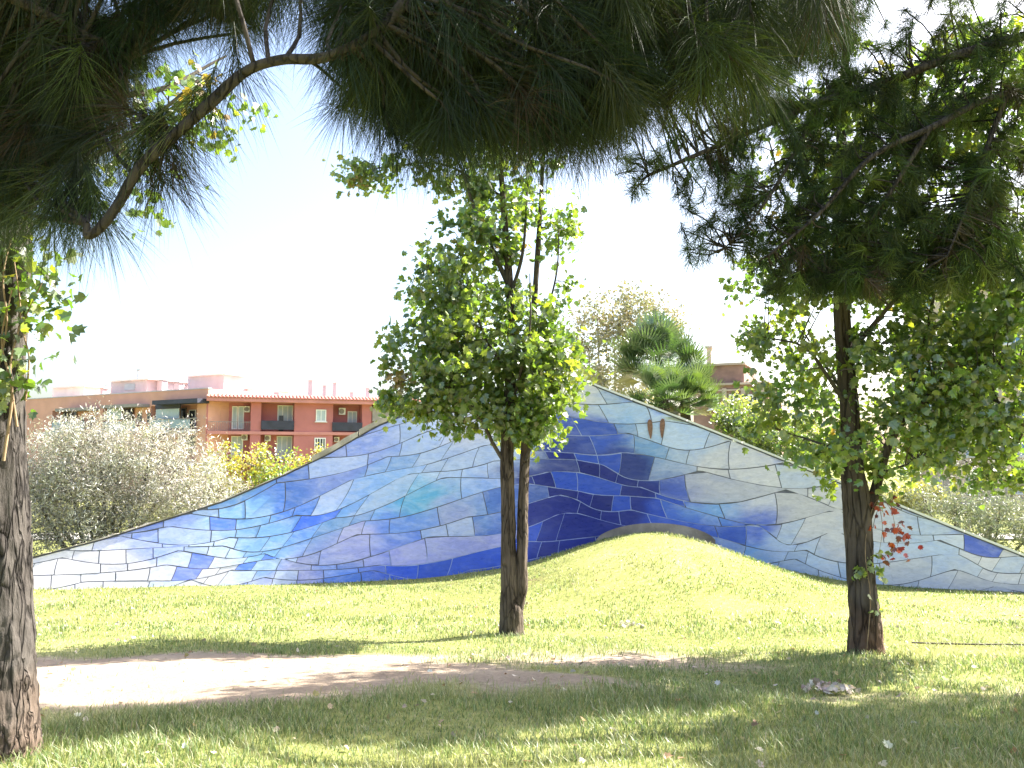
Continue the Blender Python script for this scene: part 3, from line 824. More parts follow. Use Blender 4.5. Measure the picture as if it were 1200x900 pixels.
creeper('ivy_creeper', 'green creeper with tan stems climbing the old dark trunk', None,
        [([L(-14, 520, d-.17), L(-4, 440, d-.17), L(8, 380, d-.16), L(4, 320, d-.15), L(22, 250, d-.15)], .008), ([L(20, 500, d-.16), L(12, 430, d-.17), L(24, 370, d-.14), L(16, 300, d-.15)], .007),
         ([L(4, 540, d-.17), L(14, 460, d-.18), L(2, 400, d-.17), L(14, 340, d-.16)], .009), ([L(30, 470, d-.1), L(34, 420, d-.1), L(28, 380, d-.1), L(50, 330, d-.1)], .006)],
        spots([(20, 330, 60, 45, -.1), (45, 380, 55, 55, -.1), (30, 440, 38, 40, -.12), (70, 350, 40, 40, -.05), (10, 400, 50, 60, -.14), (40, 300, 60, 40, -.05), (20, 460, 40, 20, -.15)], d, 250, 4, r_, .12),
        [(.07, .14, .025), (.10, .18, .03), (.05, .09, .025), (.20, .25, .04)], .068, 42, b0)
d = 9.2
creeper('red_creeper', 'creeper with crimson autumn leaves hanging on the forked tree', None,
        [([L(1016, 760, d-.2), L(1020, 700, d-.19), L(1014, 650, d-.18), L(1018, 610, d-.1), L(1030, 585, d-.1), L(1045, 600, d-.12), L(1052, 640, d-.12)], .006), ([L(1030, 590, d-.1), L(1034, 620, d-.12), L(1028, 660, d-.13)], .004)],
        spots([(1040, 605, 26, 20, -.12), (1050, 635, 14, 22, -.12), (1032, 650, 14, 18, -.13), (1036, 590, 20, 12, -.1), (1044, 622, 16, 14, -.12)], d, 60, 3, r_, .06, [.4, .4, .2]) +
        [(q, c + 3) for q, c in spots([(1024, 670, 10, 22, -.16), (1020, 705, 10, 18, -.19), (1022, 655, 12, 10, -.15), (1000, 668, 10, 6, -.17)], d, 46, 2, r_, .04)],
        [(.20, .018, .016), (.09, .014, .018), (.34, .06, .02), (.14, .22, .05), (.22, .28, .08)], .075, 43, b0 + 0)

# --- pines with long hanging needles
NEEDLE_SEG = 3
def shoot_needles(tips, axes, per, length, width, spread, grav, cols, wts, seed, along=.2, seg=3, jit=.25):
    """bottle-brush shoots: needles leave the shoot and curve down under their own weight"""
    r = np.random.RandomState(seed)
    n = len(tips) * per
    ti = np.repeat(np.arange(len(tips)), per)
    ax = axes[ti] / np.linalg.norm(axes[ti], axis=1, keepdims=True)
    rd = r.randn(n, 3); rd -= ax * (rd * ax).sum(1, keepdims=True); rd /= np.linalg.norm(rd, axis=1, keepdims=True)
    sp = spread * (0.35 + 0.9 * r.rand(n, 1))
    dr = ax * np.cos(sp) + rd * np.sin(sp)
    st = tips[ti] - ax * (along * r.rand(n, 1))
    ln = length * (1 - jit + 2*jit*r.rand(n, 1))
    g = np.array([[0, 0, -1.0]]) * grav * (0.6 + .8*r.rand(n, 1))
    side = np.cross(dr, r.randn(n, 3)); side /= np.linalg.norm(side, axis=1, keepdims=True)
    V = np.zeros((n, 2*seg + 1, 3))
    for k in range(seg):
        t = k / seg
        c = st + dr * ln * t + g * ln * t * t
        wd = width * (1 - .35 * t) * .5
        V[:, 2*k] = c - side * wd; V[:, 2*k+1] = c + side * wd
    V[:, 2*seg] = st + dr * ln + g * ln
    F = []
    base = (np.arange(n) * (2*seg+1))[:, None]
    for k in range(seg - 1): F.append(base + np.array([[2*k, 2*k+1, 2*k+3, 2*k+2]]))
    F = np.vstack(F) if F else np.zeros((0, 4), int)
    T = base + np.array([[2*seg-2, 2*seg-1, 2*seg]])
    sc = pick_tints(len(tips), cols, wts, r, .25)
    tint = np.clip(sc[ti] * (1 + .2*r.randn(n, 1)), .003, .8)
    return V.reshape(-1, 3), [F, T], np.repeat(tint, 2*seg+1, axis=0)
def needles_obj(name, sets, mt, parent):
    V, Q, T, C, n = [], [], [], [], 0
    for v, (f, t), c in sets:
        V.append(v); Q.append(f + n); T.append(t + n); C.append(c); n += len(v)
    o = mesh_obj(name, np_mesh(name, np.vstack(V), [np.vstack(Q), np.vstack(T)], np.vstack(C)), mt, parent)
    o['kind'] = 'stuff'; return o
PINE = [(.020, .034, .012), (.030, .045, .013), (.055, .078, .018), (.045, .032, .018)]
PW = [4, 4, 1.3, .9]

# near pine: trunk out of the picture to the left, limbs reaching overhead
near = empty('long_needle_pine', (-3.6, 1.2, ground_z(-3.6, 1.2).item()))
tag(near, 'pine overhanging the lawn with long drooping dark needles and an arching bare branch', 'pine tree')
tk = Tubes()
np1 = tk.add([(-3.6, 1.2, -.2), (-3.6, 1.2, .3), (-3.55, 1.25, 2), (-3.45, 1.3, 3.6), (-3.3, 1.35, 5.5), (-3.2, 1.3, 7.5), (-3.2, 1.3, 9.5)], [.30, .23, .20, .18, .15, .10, .04], 90, 24, rough=.25, ridges=.18, seed=9)
mesh_obj('trunk', tk.mesh('trunk'), M['bark_pine'], near)
lb = Tubes(); lim = []
limbs = [([(-3.45, 1.3, 3.3), (-2.6, 1.9, 3.75), (-1.5, 2.7, 3.95), (-.4, 3.2, 3.95), (.6, 3.35, 3.85), (1.5, 3.3, 3.75)], .07),
         ([(-3.4, 1.3, 3.9), (-2.4, 2.4, 4.3), (-1.0, 3.3, 4.35), (.4, 3.7, 4.25), (1.4, 3.8, 4.2)], .06),
         ([(-3.5, 1.25, 2.9), (-2.8, 2.0, 3.3), (-2.2, 2.8, 3.45), (-1.7, 3.3, 3.35)], .05),
         ([(-3.3, 1.35, 4.5), (-2.8, 2.6, 4.9), (-2.0, 3.8, 4.8)], .05),
         ([(-3.3, 1.3, 5.6), (-4.6, .6, 6.2), (-5.6, .2, 6.3)], .05), ([(-3.2, 1.3, 6.6), (-2.2, .4, 7.2), (-1.6, -.4, 7.2)], .05), ([(-3.2, 1.3, 7.6), (-3.6, 2.4, 8.2)], .04)]
for pts, r0 in limbs: lim.append(lb.add(pts, list(np.linspace(r0, r0*.35, len(pts))), 44, 10, rough=.2, ridges=.1, seed=r0*70))
# the arching branch that shows against the sky
arch = lb.add([L(520, -60, 2.85), L(450, 30, 2.8), L(385, 66, 2.8), L(330, 70, 2.8), L(288, 84, 2.8), L(245, 122, 2.8), L(205, 158, 2.8), L(165, 195, 2.8), L(138, 240, 2.8), L(118, 266, 2.8), L(103, 276, 2.8), L(102, 262, 2.8)], [.026, .023, .02, .019, .019, .021, .021, .021, .019, .019, .016, .012], 80, 10, rough=.3, seed=4.4)
lim.append(arch)
nodes = np.vstack(lim)
r_ = np.random.RandomState(51)
tips, axes = [], []
def add_shoots(boxes, d_rng, dirz=(-.9, .3), lat=.7, want=nodes):
    for (x0, x1, y0, y1, n) in boxes:
        for _ in range(n):
            dd = r_.uniform(*d_rng)
            q = P(r_.uniform(x0, x1), r_.uniform(y0, y1), dd)
            k = np.argmin(((want - q)**2).sum(1)); a = want[k]
            ax = (q - a); ln = np.linalg.norm(ax) + 1e-6
            ax = ax / ln * .5 + np.array([r_.randn()*lat*.5, r_.randn()*lat*.5, r_.uniform(*dirz)])
            ax /= np.linalg.norm(ax)
            mid = (a + q)/2 + r_.randn(3) * .06 * ln + np.array([0, 0, .08*ln])
            lb.add([a, mid, q - ax*.12, q], [.010, .008, .006, .004], 8, 5)
            tips.append(q); axes.append(ax)
# centre mass
add_shoots([(420, 860, -120, 30, 80), (430, 720, 20, 115, 66), (700, 880, 0, 90, 34), (460, 700, 90, 168, 50), (560, 740, 100, 172, 22), (400, 480, 40, 130, 20), (640, 760, 60, 130, 24), (700, 900, -60, 110, 44), (180, 330, -80, 15, 30), (880, 1000, -100, 30, 12)], (2.8, 3.8), (-1.1, -.1), .7)
# left mass
add_shoots([(-80, 250, -120, 60, 60), (-60, 150, 50, 170, 52), (40, 170, 20, 110, 22), (-40, 90, 150, 260, 30), (180, 420, -140, -30, 40), (350, 450, -30, 50, 16)], (3.0, 3.8), (-1.1, -.1), .7)
# sprays hanging below the arching branch
for px, py in ((200, 168), (205, 200), (180, 160), (215, 150), (235, 130), (192, 215), (160, 195), (280, 90), (120, 262), (100, 240), (80, 230), (60, 260)):
    q = P(px, py, 2.83 + r_.uniform(0, .1)); tips.append(q); axes.append(np.array([r_.randn()*.3, r_.randn()*.3, -1.0]))
set1 = shoot_needles(np.array(tips), np.array(axes), 185, .235, .0021, 1.0, .34, PINE, PW, 52)
# upper crown beyond the frame: coarser tufts that shade the branches below
tips2, axes2 = [], []
for pth in lim[3:7]:
    for _ in range(24):
        q = pth[r_.randint(8, len(pth))] + r_.randn(3) * np.array([.5, .5, .35]); tips2.append(q); axes2.append(np.array([r_.randn()*.6, r_.randn()*.6, -.2+.6*r_.rand()]))
        k = np.argmin(((pth - q)**2).sum(1)); lb.add([pth[k], (pth[k]+q)/2 + [0, 0, .04], q], [.012, .008, .005], 5, 5)
set2 = shoot_needles(np.array(tips2), np.array(axes2), 90, .24, .004, 1.1, .2, PINE, PW, 53, seg=2)
mesh_obj('limbs', lb.mesh('limbs'), M['bark_pine'], near)
needles_obj('needles', [set1, set2], M['needle'], near)

# farther pine: trunk out of the picture to the right, finer sprays
fz = ground_z(8.3, 7.6).item()
far = empty('fine_needle_pine', (8.3, 7.6, fz))
tag(far, 'pine with fine feathery sprays of needles hanging before the forked tree', 'pine tree')
tk = Tubes()
tk.add([(8.3, 7.6, fz-.2), (8.3, 7.6, fz+.3), (8.2, 7.6, 2), (8.0, 7.55, 4), (7.9, 7.5, 6), (7.9, 7.5, 8.5)], [.36, .28, .24, .21, .16, .06], 90, 24, rough=.25, ridges=.18, seed=12)
mesh_obj('trunk', tk.mesh('trunk'), M['bark_pine'], far)
lb = Tubes(); lim = []
D = 7.8
for pts, r0 in (([(8.0, 7.55, 4.0), L(1300, 15, D), L(1200, 42, D), L(1120, 65, D), L(1040, 95, D), L(960, 120, D), L(890, 150, D), L(820, 180, D), L(760, 205, D)], .07),
                ([(8.0, 7.55, 3.6), L(1290, 120, D), L(1180, 110, D), L(1090, 150, D-.2), L(1020, 185, D-.3), L(960, 250, D-.3), L(900, 300, D-.3)], .055),
                ([(7.95, 7.5, 5.0), L(1280, -120, D), L(1120, -80, D+.3), L(980, -30, D+.3), L(930, 60, D+.2)], .06),
                ([L(1180, 110, D), L(1150, 190, D), L(1130, 250, D-.2), L(1110, 300, D-.3)], .03),
                ([L(960, 120, D), L(920, 200, D-.2), L(880, 260, D-.2), L(850, 290, D)], .025),
                ([L(1090, 150, D-.2), L(1040, 230, D-.2), L(1000, 290, D), L(980, 320, D)], .028),
                ([(8.0, 7.5, 5.2), (8.8, 6.4, 5.6), (9.6, 5.6, 5.6)], .05), ([(7.9, 7.5, 6.2), (8.9, 8.6, 6.8), (9.8, 9.4, 6.7)], .05), ([(8.0, 7.55, 4.4), (7.2, 7.5, 4.6), (6.5, 7.1, 4.5)], .05), ([(7.9, 7.5, 7), (8.8, 6.6, 7.4)], .04), ([(8, 7.5, 5.8), (9.2, 8.2, 6.2)], .04)):
    lim.append(lb.add(pts, list(np.linspace(r0, r0*.25, len(pts))), 50, 9, rough=.25, ridges=.1, seed=r0*60))
nodes = np.vstack(lim[:6])
tips, axes = [], []
add_shoots([(840, 1060, -100, 40, 130), (1060, 1240, -50, 40, 30), (880, 1060, 40, 130, 120), (1060, 1200, 40, 130, 34), (720, 880, 120, 230, 46), (840, 1010, 120, 250, 130), (1010, 1080, 130, 260, 66), (1080, 1210, 130, 300, 80), (880, 1130, 250, 345, 170), (1080, 1200, 260, 330, 36), (800, 880, 230, 310, 26), (720, 850, 0, 120, 46), (860, 1000, -40, 60, 50), (1090, 1200, 40, 140, 24), (1100, 1210, 200, 330, 34), (940, 1080, 320, 350, 26)], (7.6, 8.3), (-.9, .15), .8, nodes)
set1 = shoot_needles(np.array(tips), np.array(axes), 112, .19, .0044, 1.15, .25, [(.032, .054, .016), (.05, .078, .018), (.095, .13, .028), (.06, .046, .026)], [4, 4, 2, .5], 62, along=.26, seg=2)
tips2, axes2 = [], []
for pth in lim[6:]:
    for _ in range(95):
        q = pth[r_.randint(8, len(pth))] + r_.randn(3) * np.array([.55, .45, .35]); tips2.append(q); axes2.append(np.array([r_.randn()*.6, r_.randn()*.6, -.2+.6*r_.rand()]))
        k = np.argmin(((pth - q)**2).sum(1)); lb.add([pth[k], (pth[k]+q)/2 + [0, 0, .04], q], [.012, .008, .005], 5, 4)
set2 = shoot_needles(np.array(tips2), np.array(axes2), 120, .22, .009, 1.1, .2, PINE, PW, 63, seg=2)
mesh_obj('limbs', lb.mesh('limbs'), M['bark_pine'], far)
needles_obj('needles', [set1, set2], M['needle'], far)

# ------------------------------------------------------------------ shrubs and trees behind the wall
def shrub(name, label, cat, d, ells, depth, n, per, sigma, size, cols, wts, seed, tpl, mt, wood='bark_twig', twig=.008, group=None, trunk_px=None, droop=.1, lump=.9, warm=None):
    px = trunk_px if trunk_px else np.mean([e[0] for e in ells])
    b = P(px, 600, d); b[2] = ground_z(b[0], b[1])
    root = empty(name, tuple(b)); tag(root, label, cat, group)
    r = np.random.RandomState(seed)
    tk = Tubes(); nd = []
    for e in ells:
        c = P(e[0], e[1], d)
        st = b + np.array([(c[0]-b[0])*.35 + r.randn()*.1, r.randn()*.1, -.05])
        nd.append(tk.add([st, st*.6 + c*.4 + r.randn(3)*.12, c], [.055*twig/.008, .04*twig/.008, .012*twig/.008], 18, 6, rough=.15, seed=seed))
    mesh_obj('trunk', tk.mesh('trunk'), M[wood], root)
    br = Tubes()
    a, _ = crown(ells, d, depth, n, per, sigma, size, cols, wts, seed, np.vstack(nd), br, tpl, droop=droop, twig_r=twig*.6, lump=lump)
    mesh_obj('branches', br.mesh('branches'), M[wood], root)
    crown_obj('crown', [a], M[mt], root)
    return root
SILV = [(.38, .375, .33), (.30, .29, .25), (.48, .46, .41), (.24, .22, .18), (.36, .36, .16)]
shrub('silver_shrub', 'broad silvery grey shrub spreading above the low end of the tiled wall', 'shrub', 23.0,
      [(80, 560, 60, 55), (140, 540, 65, 55), (200, 555, 60, 55), (245, 585, 45, 40), (60, 600, 50, 35), (150, 595, 100, 45), (115, 520, 35, 28), (180, 515, 30, 25), (90, 515, 25, 25), (30, 560, 50, 60), (215, 600, 60, 32), (60, 628, 50, 20), (130, 622, 90, 20), (110, 570, 90, 50)], 1.5, 760, 80, .18, .12, SILV, [4, 4, 3, 3, .8], 71, 'N', 'silver', twig=.012, droop=-.3, lump=1.1)
YG = [(.28, .27, .045), (.34, .30, .06), (.20, .23, .05), (.38, .35, .12)]
shrub('yellow_shrub', 'rounded yellow-green shrub beside the silvery shrub, before the pink flats', 'shrub', 27.0, [(262, 555, 34, 34), (300, 548, 26, 24), (245, 580, 35, 25), (285, 575, 40, 25)], 1.0, 120, 40, .14, .10, YG, [4, 2, 3, 1], 72, 'S', 'leaf')
shrub('green_shrub', 'fresh green shrub peeping over the rising blue tiles', 'shrub', 27.5, [(330, 560, 34, 26), (318, 585, 40, 22), (355, 575, 25, 20)], 1.0, 90, 40, .14, .10, [(.17, .25, .06), (.24, .30, .07), (.12, .18, .05)], [3, 2, 2], 73, 'S', 'leaf')
shrub('small_yellow_shrub', 'small yellow-green shrub touching the stone coping', 'shrub', 28.5, [(378, 545, 20, 18), (365, 560, 26, 18), (345, 548, 14, 12)], .8, 60, 36, .13, .10, YG, [4, 2, 3, 1], 74, 'S', 'leaf')
# autumn tree
shrub('autumn_tree', 'airy tree with sparse yellowing leaves behind the wall peak', 'tree', 29.0, [(700, 375, 30, 28), (735, 360, 32, 24), (770, 365, 30, 26), (690, 410, 26, 26), (720, 400, 30, 24), (790, 385, 18, 20), (700, 440, 34, 22), (745, 395, 30, 28), (690, 460, 40, 18), (740, 465, 35, 18)], 1.4, 300, 26, .18, .12, [(.27, .26, .15), (.34, .30, .16), (.21, .23, .12), (.36, .28, .12)], [3, 3, 3, 1.3], 75, 'S', 'silver', wood='bark_pale', twig=.012, trunk_px=715)
# bushes behind the right slope
shrub('laurel_shrub', 'dense dark green shrub just behind the white tiles below the brick house', 'shrub', 23.5, [(880, 510, 30, 18), (915, 520, 34, 18), (950, 535, 30, 16), (860, 495, 22, 14)], .8, 120, 46, .12, .10, [(.06, .10, .03), (.09, .14, .035), (.12, .17, .05)], [4, 3, 2], 76, 'S', 'leaf')
shrub('pale_green_shrub', 'light green airy shrub between the laurel and the forked tree', 'shrub', 26.0, [(905, 495, 30, 20), (940, 505, 34, 22), (980, 520, 34, 22), (865, 480, 24, 20)], .9, 110, 40, .15, .10, [(.20, .24, .11), (.26, .29, .14), (.15, .2, .08)], [3, 3, 2], 77, 'S', 'leaf')
shrub('twiggy_shrub', 'grey twiggy half-bare shrub behind the right slope of tiles', 'shrub', 22.0, [(1080, 560, 40, 36), (1120, 550, 45, 40), (1160, 565, 40, 40), (1060, 590, 40, 26), (1200, 560, 40, 45), (1030, 580, 30, 24)], 1.1, 300, 34, .16, .07, [(.22, .20, .17), (.30, .27, .23), (.16, .14, .11)], [3, 3, 2], 78, 'N', 'silver', wood='bark_pale', twig=.013, droop=-.2)
shrub('oleander_shrub', 'grey-green leafy shrub against the low right end of the tiles', 'shrub', 19.5, [(1120, 605, 40, 26), (1170, 612, 40, 32), (1215, 620, 40, 36), (1085, 590, 26, 18)], .8, 210, 50, .13, .11, [(.16, .19, .11), (.24, .26, .17), (.10, .13, .06), (.34, .35, .26)], [4, 3, 3, 1], 79, 'N', 'silver', droop=-.5, lump=1.2)
shrub('ochre_shrub', 'small ochre-green shrub between the twiggy shrub and the forked trunk', 'shrub', 20.5, [(1085, 580, 22, 16), (1065, 585, 20, 16)], .6, 60, 40, .11, .08, [(.26, .26, .12), (.32, .30, .16), (.18, .2, .08)], [3, 2, 2], 80, 'S', 'leaf')

# fan palms: every frond its own piece
def frond_mesh(seed, col):
    r = np.random.RandomState(seed)
    V, F = [], []
    def strip(pts, wd):
        pts = np.array(pts); n0 = len(V)
        t = pts[-1] - pts[0]; s = np.cross(t, (0, 0, 1.0)); s = s/(np.linalg.norm(s)+1e-9)
        for k, p in enumerate(pts):
            V.append(p - s*wd[k]); V.append(p + s*wd[k])
        for k in range(len(pts)-1): F.append((n0+2*k, n0+2*k+1, n0+2*k+3, n0+2*k+2))
    strip([(0, 0, 0), (0, .35, .05), (0, .70, .03)], [.014, .011, .012])
    for a in np.linspace(-2.0, 2.0, 23):
        ln = .62 * (1 - .10*abs(a)) * r.uniform(.9, 1.08); dx, dy = math.sin(a), math.cos(a)
        z0 = .03
        strip([(0, .70, z0), (dx*ln*.5, .70+dy*ln*.5, z0 + .05*abs(a)*.5), (dx*ln, .70+dy*ln, z0 - .10 - .12*r.rand())], [.006, .024, .003])
    V = np.array(V); c = np.tile([col], (len(V), 1)) * (1 + .15*r.randn(len(V)//1, 1))
    me = np_mesh('frond', V, np.array(F), np.clip(c, .01, .8)); me.materials.append(M['palm']); return me
FR = [frond_mesh(1, (.06, .11, .045)), frond_mesh(2, (.09, .15, .05)), frond_mesh(3, (.13, .19, .055)), frond_mesh(4, (.20, .17, .10))]
def palm(name, label, px, py, d, n, scale, seed, mixp):
    r = np.random.RandomState(seed)
    top = P(px, py, d); b = top.copy(); b[2] = ground_z(b[0], b[1])
    root = empty(name, tuple(b)); tag(root, label, 'palm', None)
    tk = Tubes(); tk.add([b - [0, 0, .1], (b*2+top)/3 + [.05, 0, 0], (b+2*top)/3, top], [.2, .17, .17, .14], 40, 14, rough=.5, seed=seed)
    mesh_obj('trunk', tk.mesh('trunk'), M['bark_pine'], root)
    for k in range(n):
        el = r.uniform(-.75, 1.35); az = r.rand() * 6.283
        dr = np.array([[math.cos(az)*math.cos(el), math.sin(az)*math.cos(el), math.sin(el)]])
        rt = frames(dr, np.array([math.pi + r.randn()*.25]))[0] * scale * r.uniform(.8, 1.1)
        ci = 3 if el < -.45 else r.choice(3, p=mixp)
        o = bpy.data.objects.new('frond', FR[ci]); q = top + dr[0]*.05
        o.matrix_world = Matrix([[*rt[0], q[0]], [*rt[1], q[1]], [*rt[2], q[2]], [0, 0, 0, 1]])
        COL.objects.link(o); o.parent = root; o.matrix_parent_inverse = root.matrix_basis.inverted()
palm('fan_palm', 'tall dark fan palm rising behind the white tiles near the peak', 772, 425, 24.0, 90, 1.22, 81, [.45, .4, .15])
palm('low_fan_palm', 'lower bright green fan palm leaning out beside the tall palm', 803, 462, 22.8, 50, .92, 82, [.25, .4, .35])
palm('bushy_fan_palm', 'bushy dark fan palm close behind the coping below the tall palm', 778, 468, 22.2, 40, .95, 83, [.5, .4, .1])

# ------------------------------------------------------------------ buildings
class Facade:
    """facade frame: local X along the front, Y into the house, Z up; parts are meshes in that frame"""
    def __init__(s, name, label, A, B, zb, cat='building'):
        s.A = np.array(A, float); s.B = np.array(B, float)
        dv = s.B - s.A; s.len = np.hypot(*dv); s.ux = dv / s.len
        s.root = empty(name, (A[0], A[1], zb), math.atan2(dv[1], dv[0])); s.zb = zb
        tag(s.root, label, cat)
    def x(s, px, off=0.0):
        """along-front position of a photo column, on the plane off metres behind the front"""
        k = (px - 600) / FPX / CT     # near the horizon
        nrm = np.array([-s.ux[1], s.ux[0]])
        O = s.A + nrm * off
        # O + t*ux = m*(k,1)
        t = (k * O[1] - O[0]) / (s.ux[0] - k * s.ux[1])
        return t
    def z(s, px, py, off=0.0):
        t = s.x(px, off); nrm = np.array([-s.ux[1], s.ux[0]])
        y = (s.A + nrm * off + t * s.ux)[1]
        return P(px, py, y)[2] - s.zb
    def box(s, name, mt, x0, x1, y0, y1, z0, z1, parent=None):
        o = bpy.data.objects.new(name, MB().box(min(x0, x1), max(x0, x1), y0, y1, min(z0, z1), max(z0, z1)).mesh(name))
        o.data.materials.append(M[mt]); COL.objects.link(o); o.parent = parent or s.root
        return o
    def pbox(s, name, mt, px0, px1, py0, py1, y0, y1, parent=None):
        """box whose front face spans the given photo columns and rows"""
        xa, xb = s.x(px0, y0), s.x(px1, y0); xm = .5*(px0+px1)
        return s.box(name, mt, xa, xb, y0, y1, s.z(xm, py1, y0), s.z(xm, py0, y0), parent)
    def mb(s, name, m, mt, parent=None):
        o = bpy.data.objects.new(name, m.mesh(name)); o.data.materials.append(M[mt]); COL.objects.link(o); o.parent = parent or s.root; return o
    def window(s, px0, px1, py0, py1, y, bars=1, glass='glass', frame='white', sill=True, name='window'):
        xa, xb = s.x(px0, y), s.x(px1, y); xm = .5*(px0+px1); z0, z1 = s.z(xm, py1, y), s.z(xm, py0, y)
        m = MB(); t = .09
        m.box(xa, xa+t, y-.06, y+.02, z0, z1).box(xb-t, xb, y-.06, y+.02, z0, z1).box(xa+t, xb-t, y-.06, y+.02, z1-t, z1).box(xa+t, xb-t, y-.06, y+.02, z0, z0+t)
        for k in range(bars):
            xc = xa + (xb-xa)*(k+1)/(bars+1); m.box(xc-.035, xc+.035, y-.055, y+.015, z0+t, z1-t)
        w_ = s.mb(name, m, frame)
        s.box('pane', glass, xa+t, xb-t, y-.02, y+.01, z0+t, z1-t, w_)
        if sill: s.box('sill', 'white', xa-.1, xb+.1, y-.14, y-.065, z0-.08, z0-.005, w_)
        return w_
    def ac(s, px0, px1, py0, py1, y):
        o = s.pbox('air_conditioner', 'white', px0, px1, py0, py1, y-.45, y-.08)
        xa, xb = s.x(px0, y-.45), s.x(px1, y-.45); xm = .5*(px0+px1); zc = .5*(s.z(xm, py0, y-.45)+s.z(xm, py1, y-.45)); rr = .38*abs(s.z(xm, py0, y-.45)-s.z(xm, py1, y-.45)); xc = xa + .4*(xb-xa)
        t = np.linspace(0, 2*math.pi, 17)[:-1]
        v = np.stack([xc + rr*np.cos(t), np.full(16, y-.46), zc + rr*np.sin(t)], 1); v2 = v.copy(); v2[:, 1] += .03
        me = np_mesh('fan_grille', np.vstack([v, v2]), [np.arange(16)[None], np.array([(i, i+16, (i+1) % 16+16, (i+1) % 16) for i in range(16)])]); me.materials.append(M['metal'])
        g = bpy.data.objects.new('fan_grille', me); COL.objects.link(g); g.parent = o

# --- pink flats with loggias
Cc = P(243, 500, 70.0); Ee = P(492, 500, 77.3)
f = Facade('pink_apartment_building', 'brick-red apartment block with loggias, dark balconies and a tiled eave', Cc[:2], Ee[:2], -2.7)
ztop = f.z(243, 470); zs1 = f.z(243, 505); zs2 = zs1 - 2.95
LN = f.x(480)
# wall skin with loggia openings: piers, bands, recessed back wall
rec = 1.5
bays = [(245, 295), (307, 346), (391, 425), (436, 482)]
piers = [(243, 245), (295, 307), (346, 391), (425, 436), (482, 492)]
for a_, b_ in piers: f.box('wall', 'pink', f.x(a_), f.x(b_), 0, rec, 0, ztop)
for a_, b_ in bays:
    f.box('wall', 'pink', f.x(a_), f.x(b_), rec, rec + .2, 0, ztop)
f.box('wall', 'pink', 0, f.x(492), rec + .21, 12, 0, ztop - .02)
for zz in (zs1, zs2, zs2 - 2.95):
    f.box('floor_band', 'pink_band', 0, f.x(492), -.10, rec - .02, zz - .28, zz)
# eave with rows of roof tiles
f.box('eave', 'pink_band', -.15, f.x(492) + .2, -.75, 2.0, ztop, ztop + .32)
m = MB(); x = -.1
xe = f.x(492)
roofm = []
t = np.linspace(0, math.pi, 6)
me = np_mesh('roof_tile', np.vstack([np.stack([.13*np.cos(t), np.full(6, 0.0), .11*np.sin(t)], 1), np.stack([.11*np.cos(t), np.full(6, 1.7), .09*np.sin(t) + .42], 1)]), [np.array([(i, i+1, i+7, i+6) for i in range(5)]), np.arange(6)[None]])
me.materials.append(M['terracotta'])
f.box('roof', 'terracotta', -.15, xe + .2, .6, 12, ztop + .321, ztop + .6)
m = MB(); m.quad((-.15, -.82, ztop+.325), (xe+.2, -.82, ztop+.325), (xe+.2, .9, ztop+.72), (-.15, .9, ztop+.72)); f.mb('roof_slope', m, 'terracotta')
x = -.05
while x < xe:
    o = bpy.data.objects.new('roof_tile', me); COL.objects.link(o); o.parent = f.root; o.location = (x, -.86, ztop + .33); x += .33
# top floor
f.window(253, 266, 482, 495, rec - .01, 1, 'glass_pale')
for (p0, p1, q0, q1) in ((273, 279.5, 476, 503), (280, 287, 476, 503)): f.window(p0, p1, q0, q1, rec - .01, 0, 'blind', sill=False, name='balcony_door')
f.ac(287.5, 293.5, 476, 483, rec)
f.window(326, 344, 475, 500, rec - .01, 2, 'blind', sill=False, name='balcony_door'); f.box('dark_pane', 'glass', f.x(328, rec), f.x(333, rec), rec - .12, rec - .075, zs1 + .1, f.z(330, 487, rec))
f.pbox('balcony_panel', 'darkpanel', 307.5, 345.5, 493, 503.5, -.16, -.04)
f.window(371, 383, 480, 494, -.01, 1, 'blind')
f.pbox('balcony_panel', 'darkpanel', 390.5, 425.5, 495, 505, -.16, -.04)
f.ac(398, 405.5, 478, 486, rec)
f.window(408, 419, 482, 500, rec - .01, 1, 'blind', sill=False, name='balcony_door')
f.pbox('roller_blind', 'awning', 437, 481, 479, 494, -.05, -.01)
f.pbox('balcony_panel', 'darkpanel', 436.5, 481.5, 496, 505, -.16, -.04)
# railing of the first loggia, bar by bar in one light frame
m = MB(); xa, xb = f.x(245), f.x(295); za, zb_ = zs1 + .02, f.z(270, 494)
m.box(xa, xb, -.06, -.02, zb_ - .05, zb_)
for xx in np.arange(xa + .1, xb, .16): m.box(xx, xx + .025, -.05, -.03, za, zb_ - .05)
f.mb('railing', m, 'metal')
# floor below
f.window(252, 266, 513, 530, rec - .01, 1, 'glass_pale'); f.window(273, 287, 511, 536, rec - .01, 1, 'blind', sill=False, name='balcony_door'); f.ac(285, 292, 509, 516, rec - .1)
f.ac(312, 319, 510, 517, rec); f.window(326, 344, 511, 538, rec - .01, 2, 'blind', sill=False, name='balcony_door')
f.window(370, 383, 513, 527, -.01, 3, 'glass'); f.window(405, 423, 515, 530, rec - .01, 1, 'blind'); f.ac(393, 399, 512, 518, rec)
m = MB(); xa, xb = f.x(307), f.x(346); za, zb_ = zs2 + .02, zs2 + .98
m.box(xa, xb, -.06, -.02, zb_ - .05, zb_)
for xx in np.arange(xa + .1, xb, .16): m.box(xx, xx + .025, -.05, -.03, za, zb_ - .05)
f.mb('railing', m, 'metal')
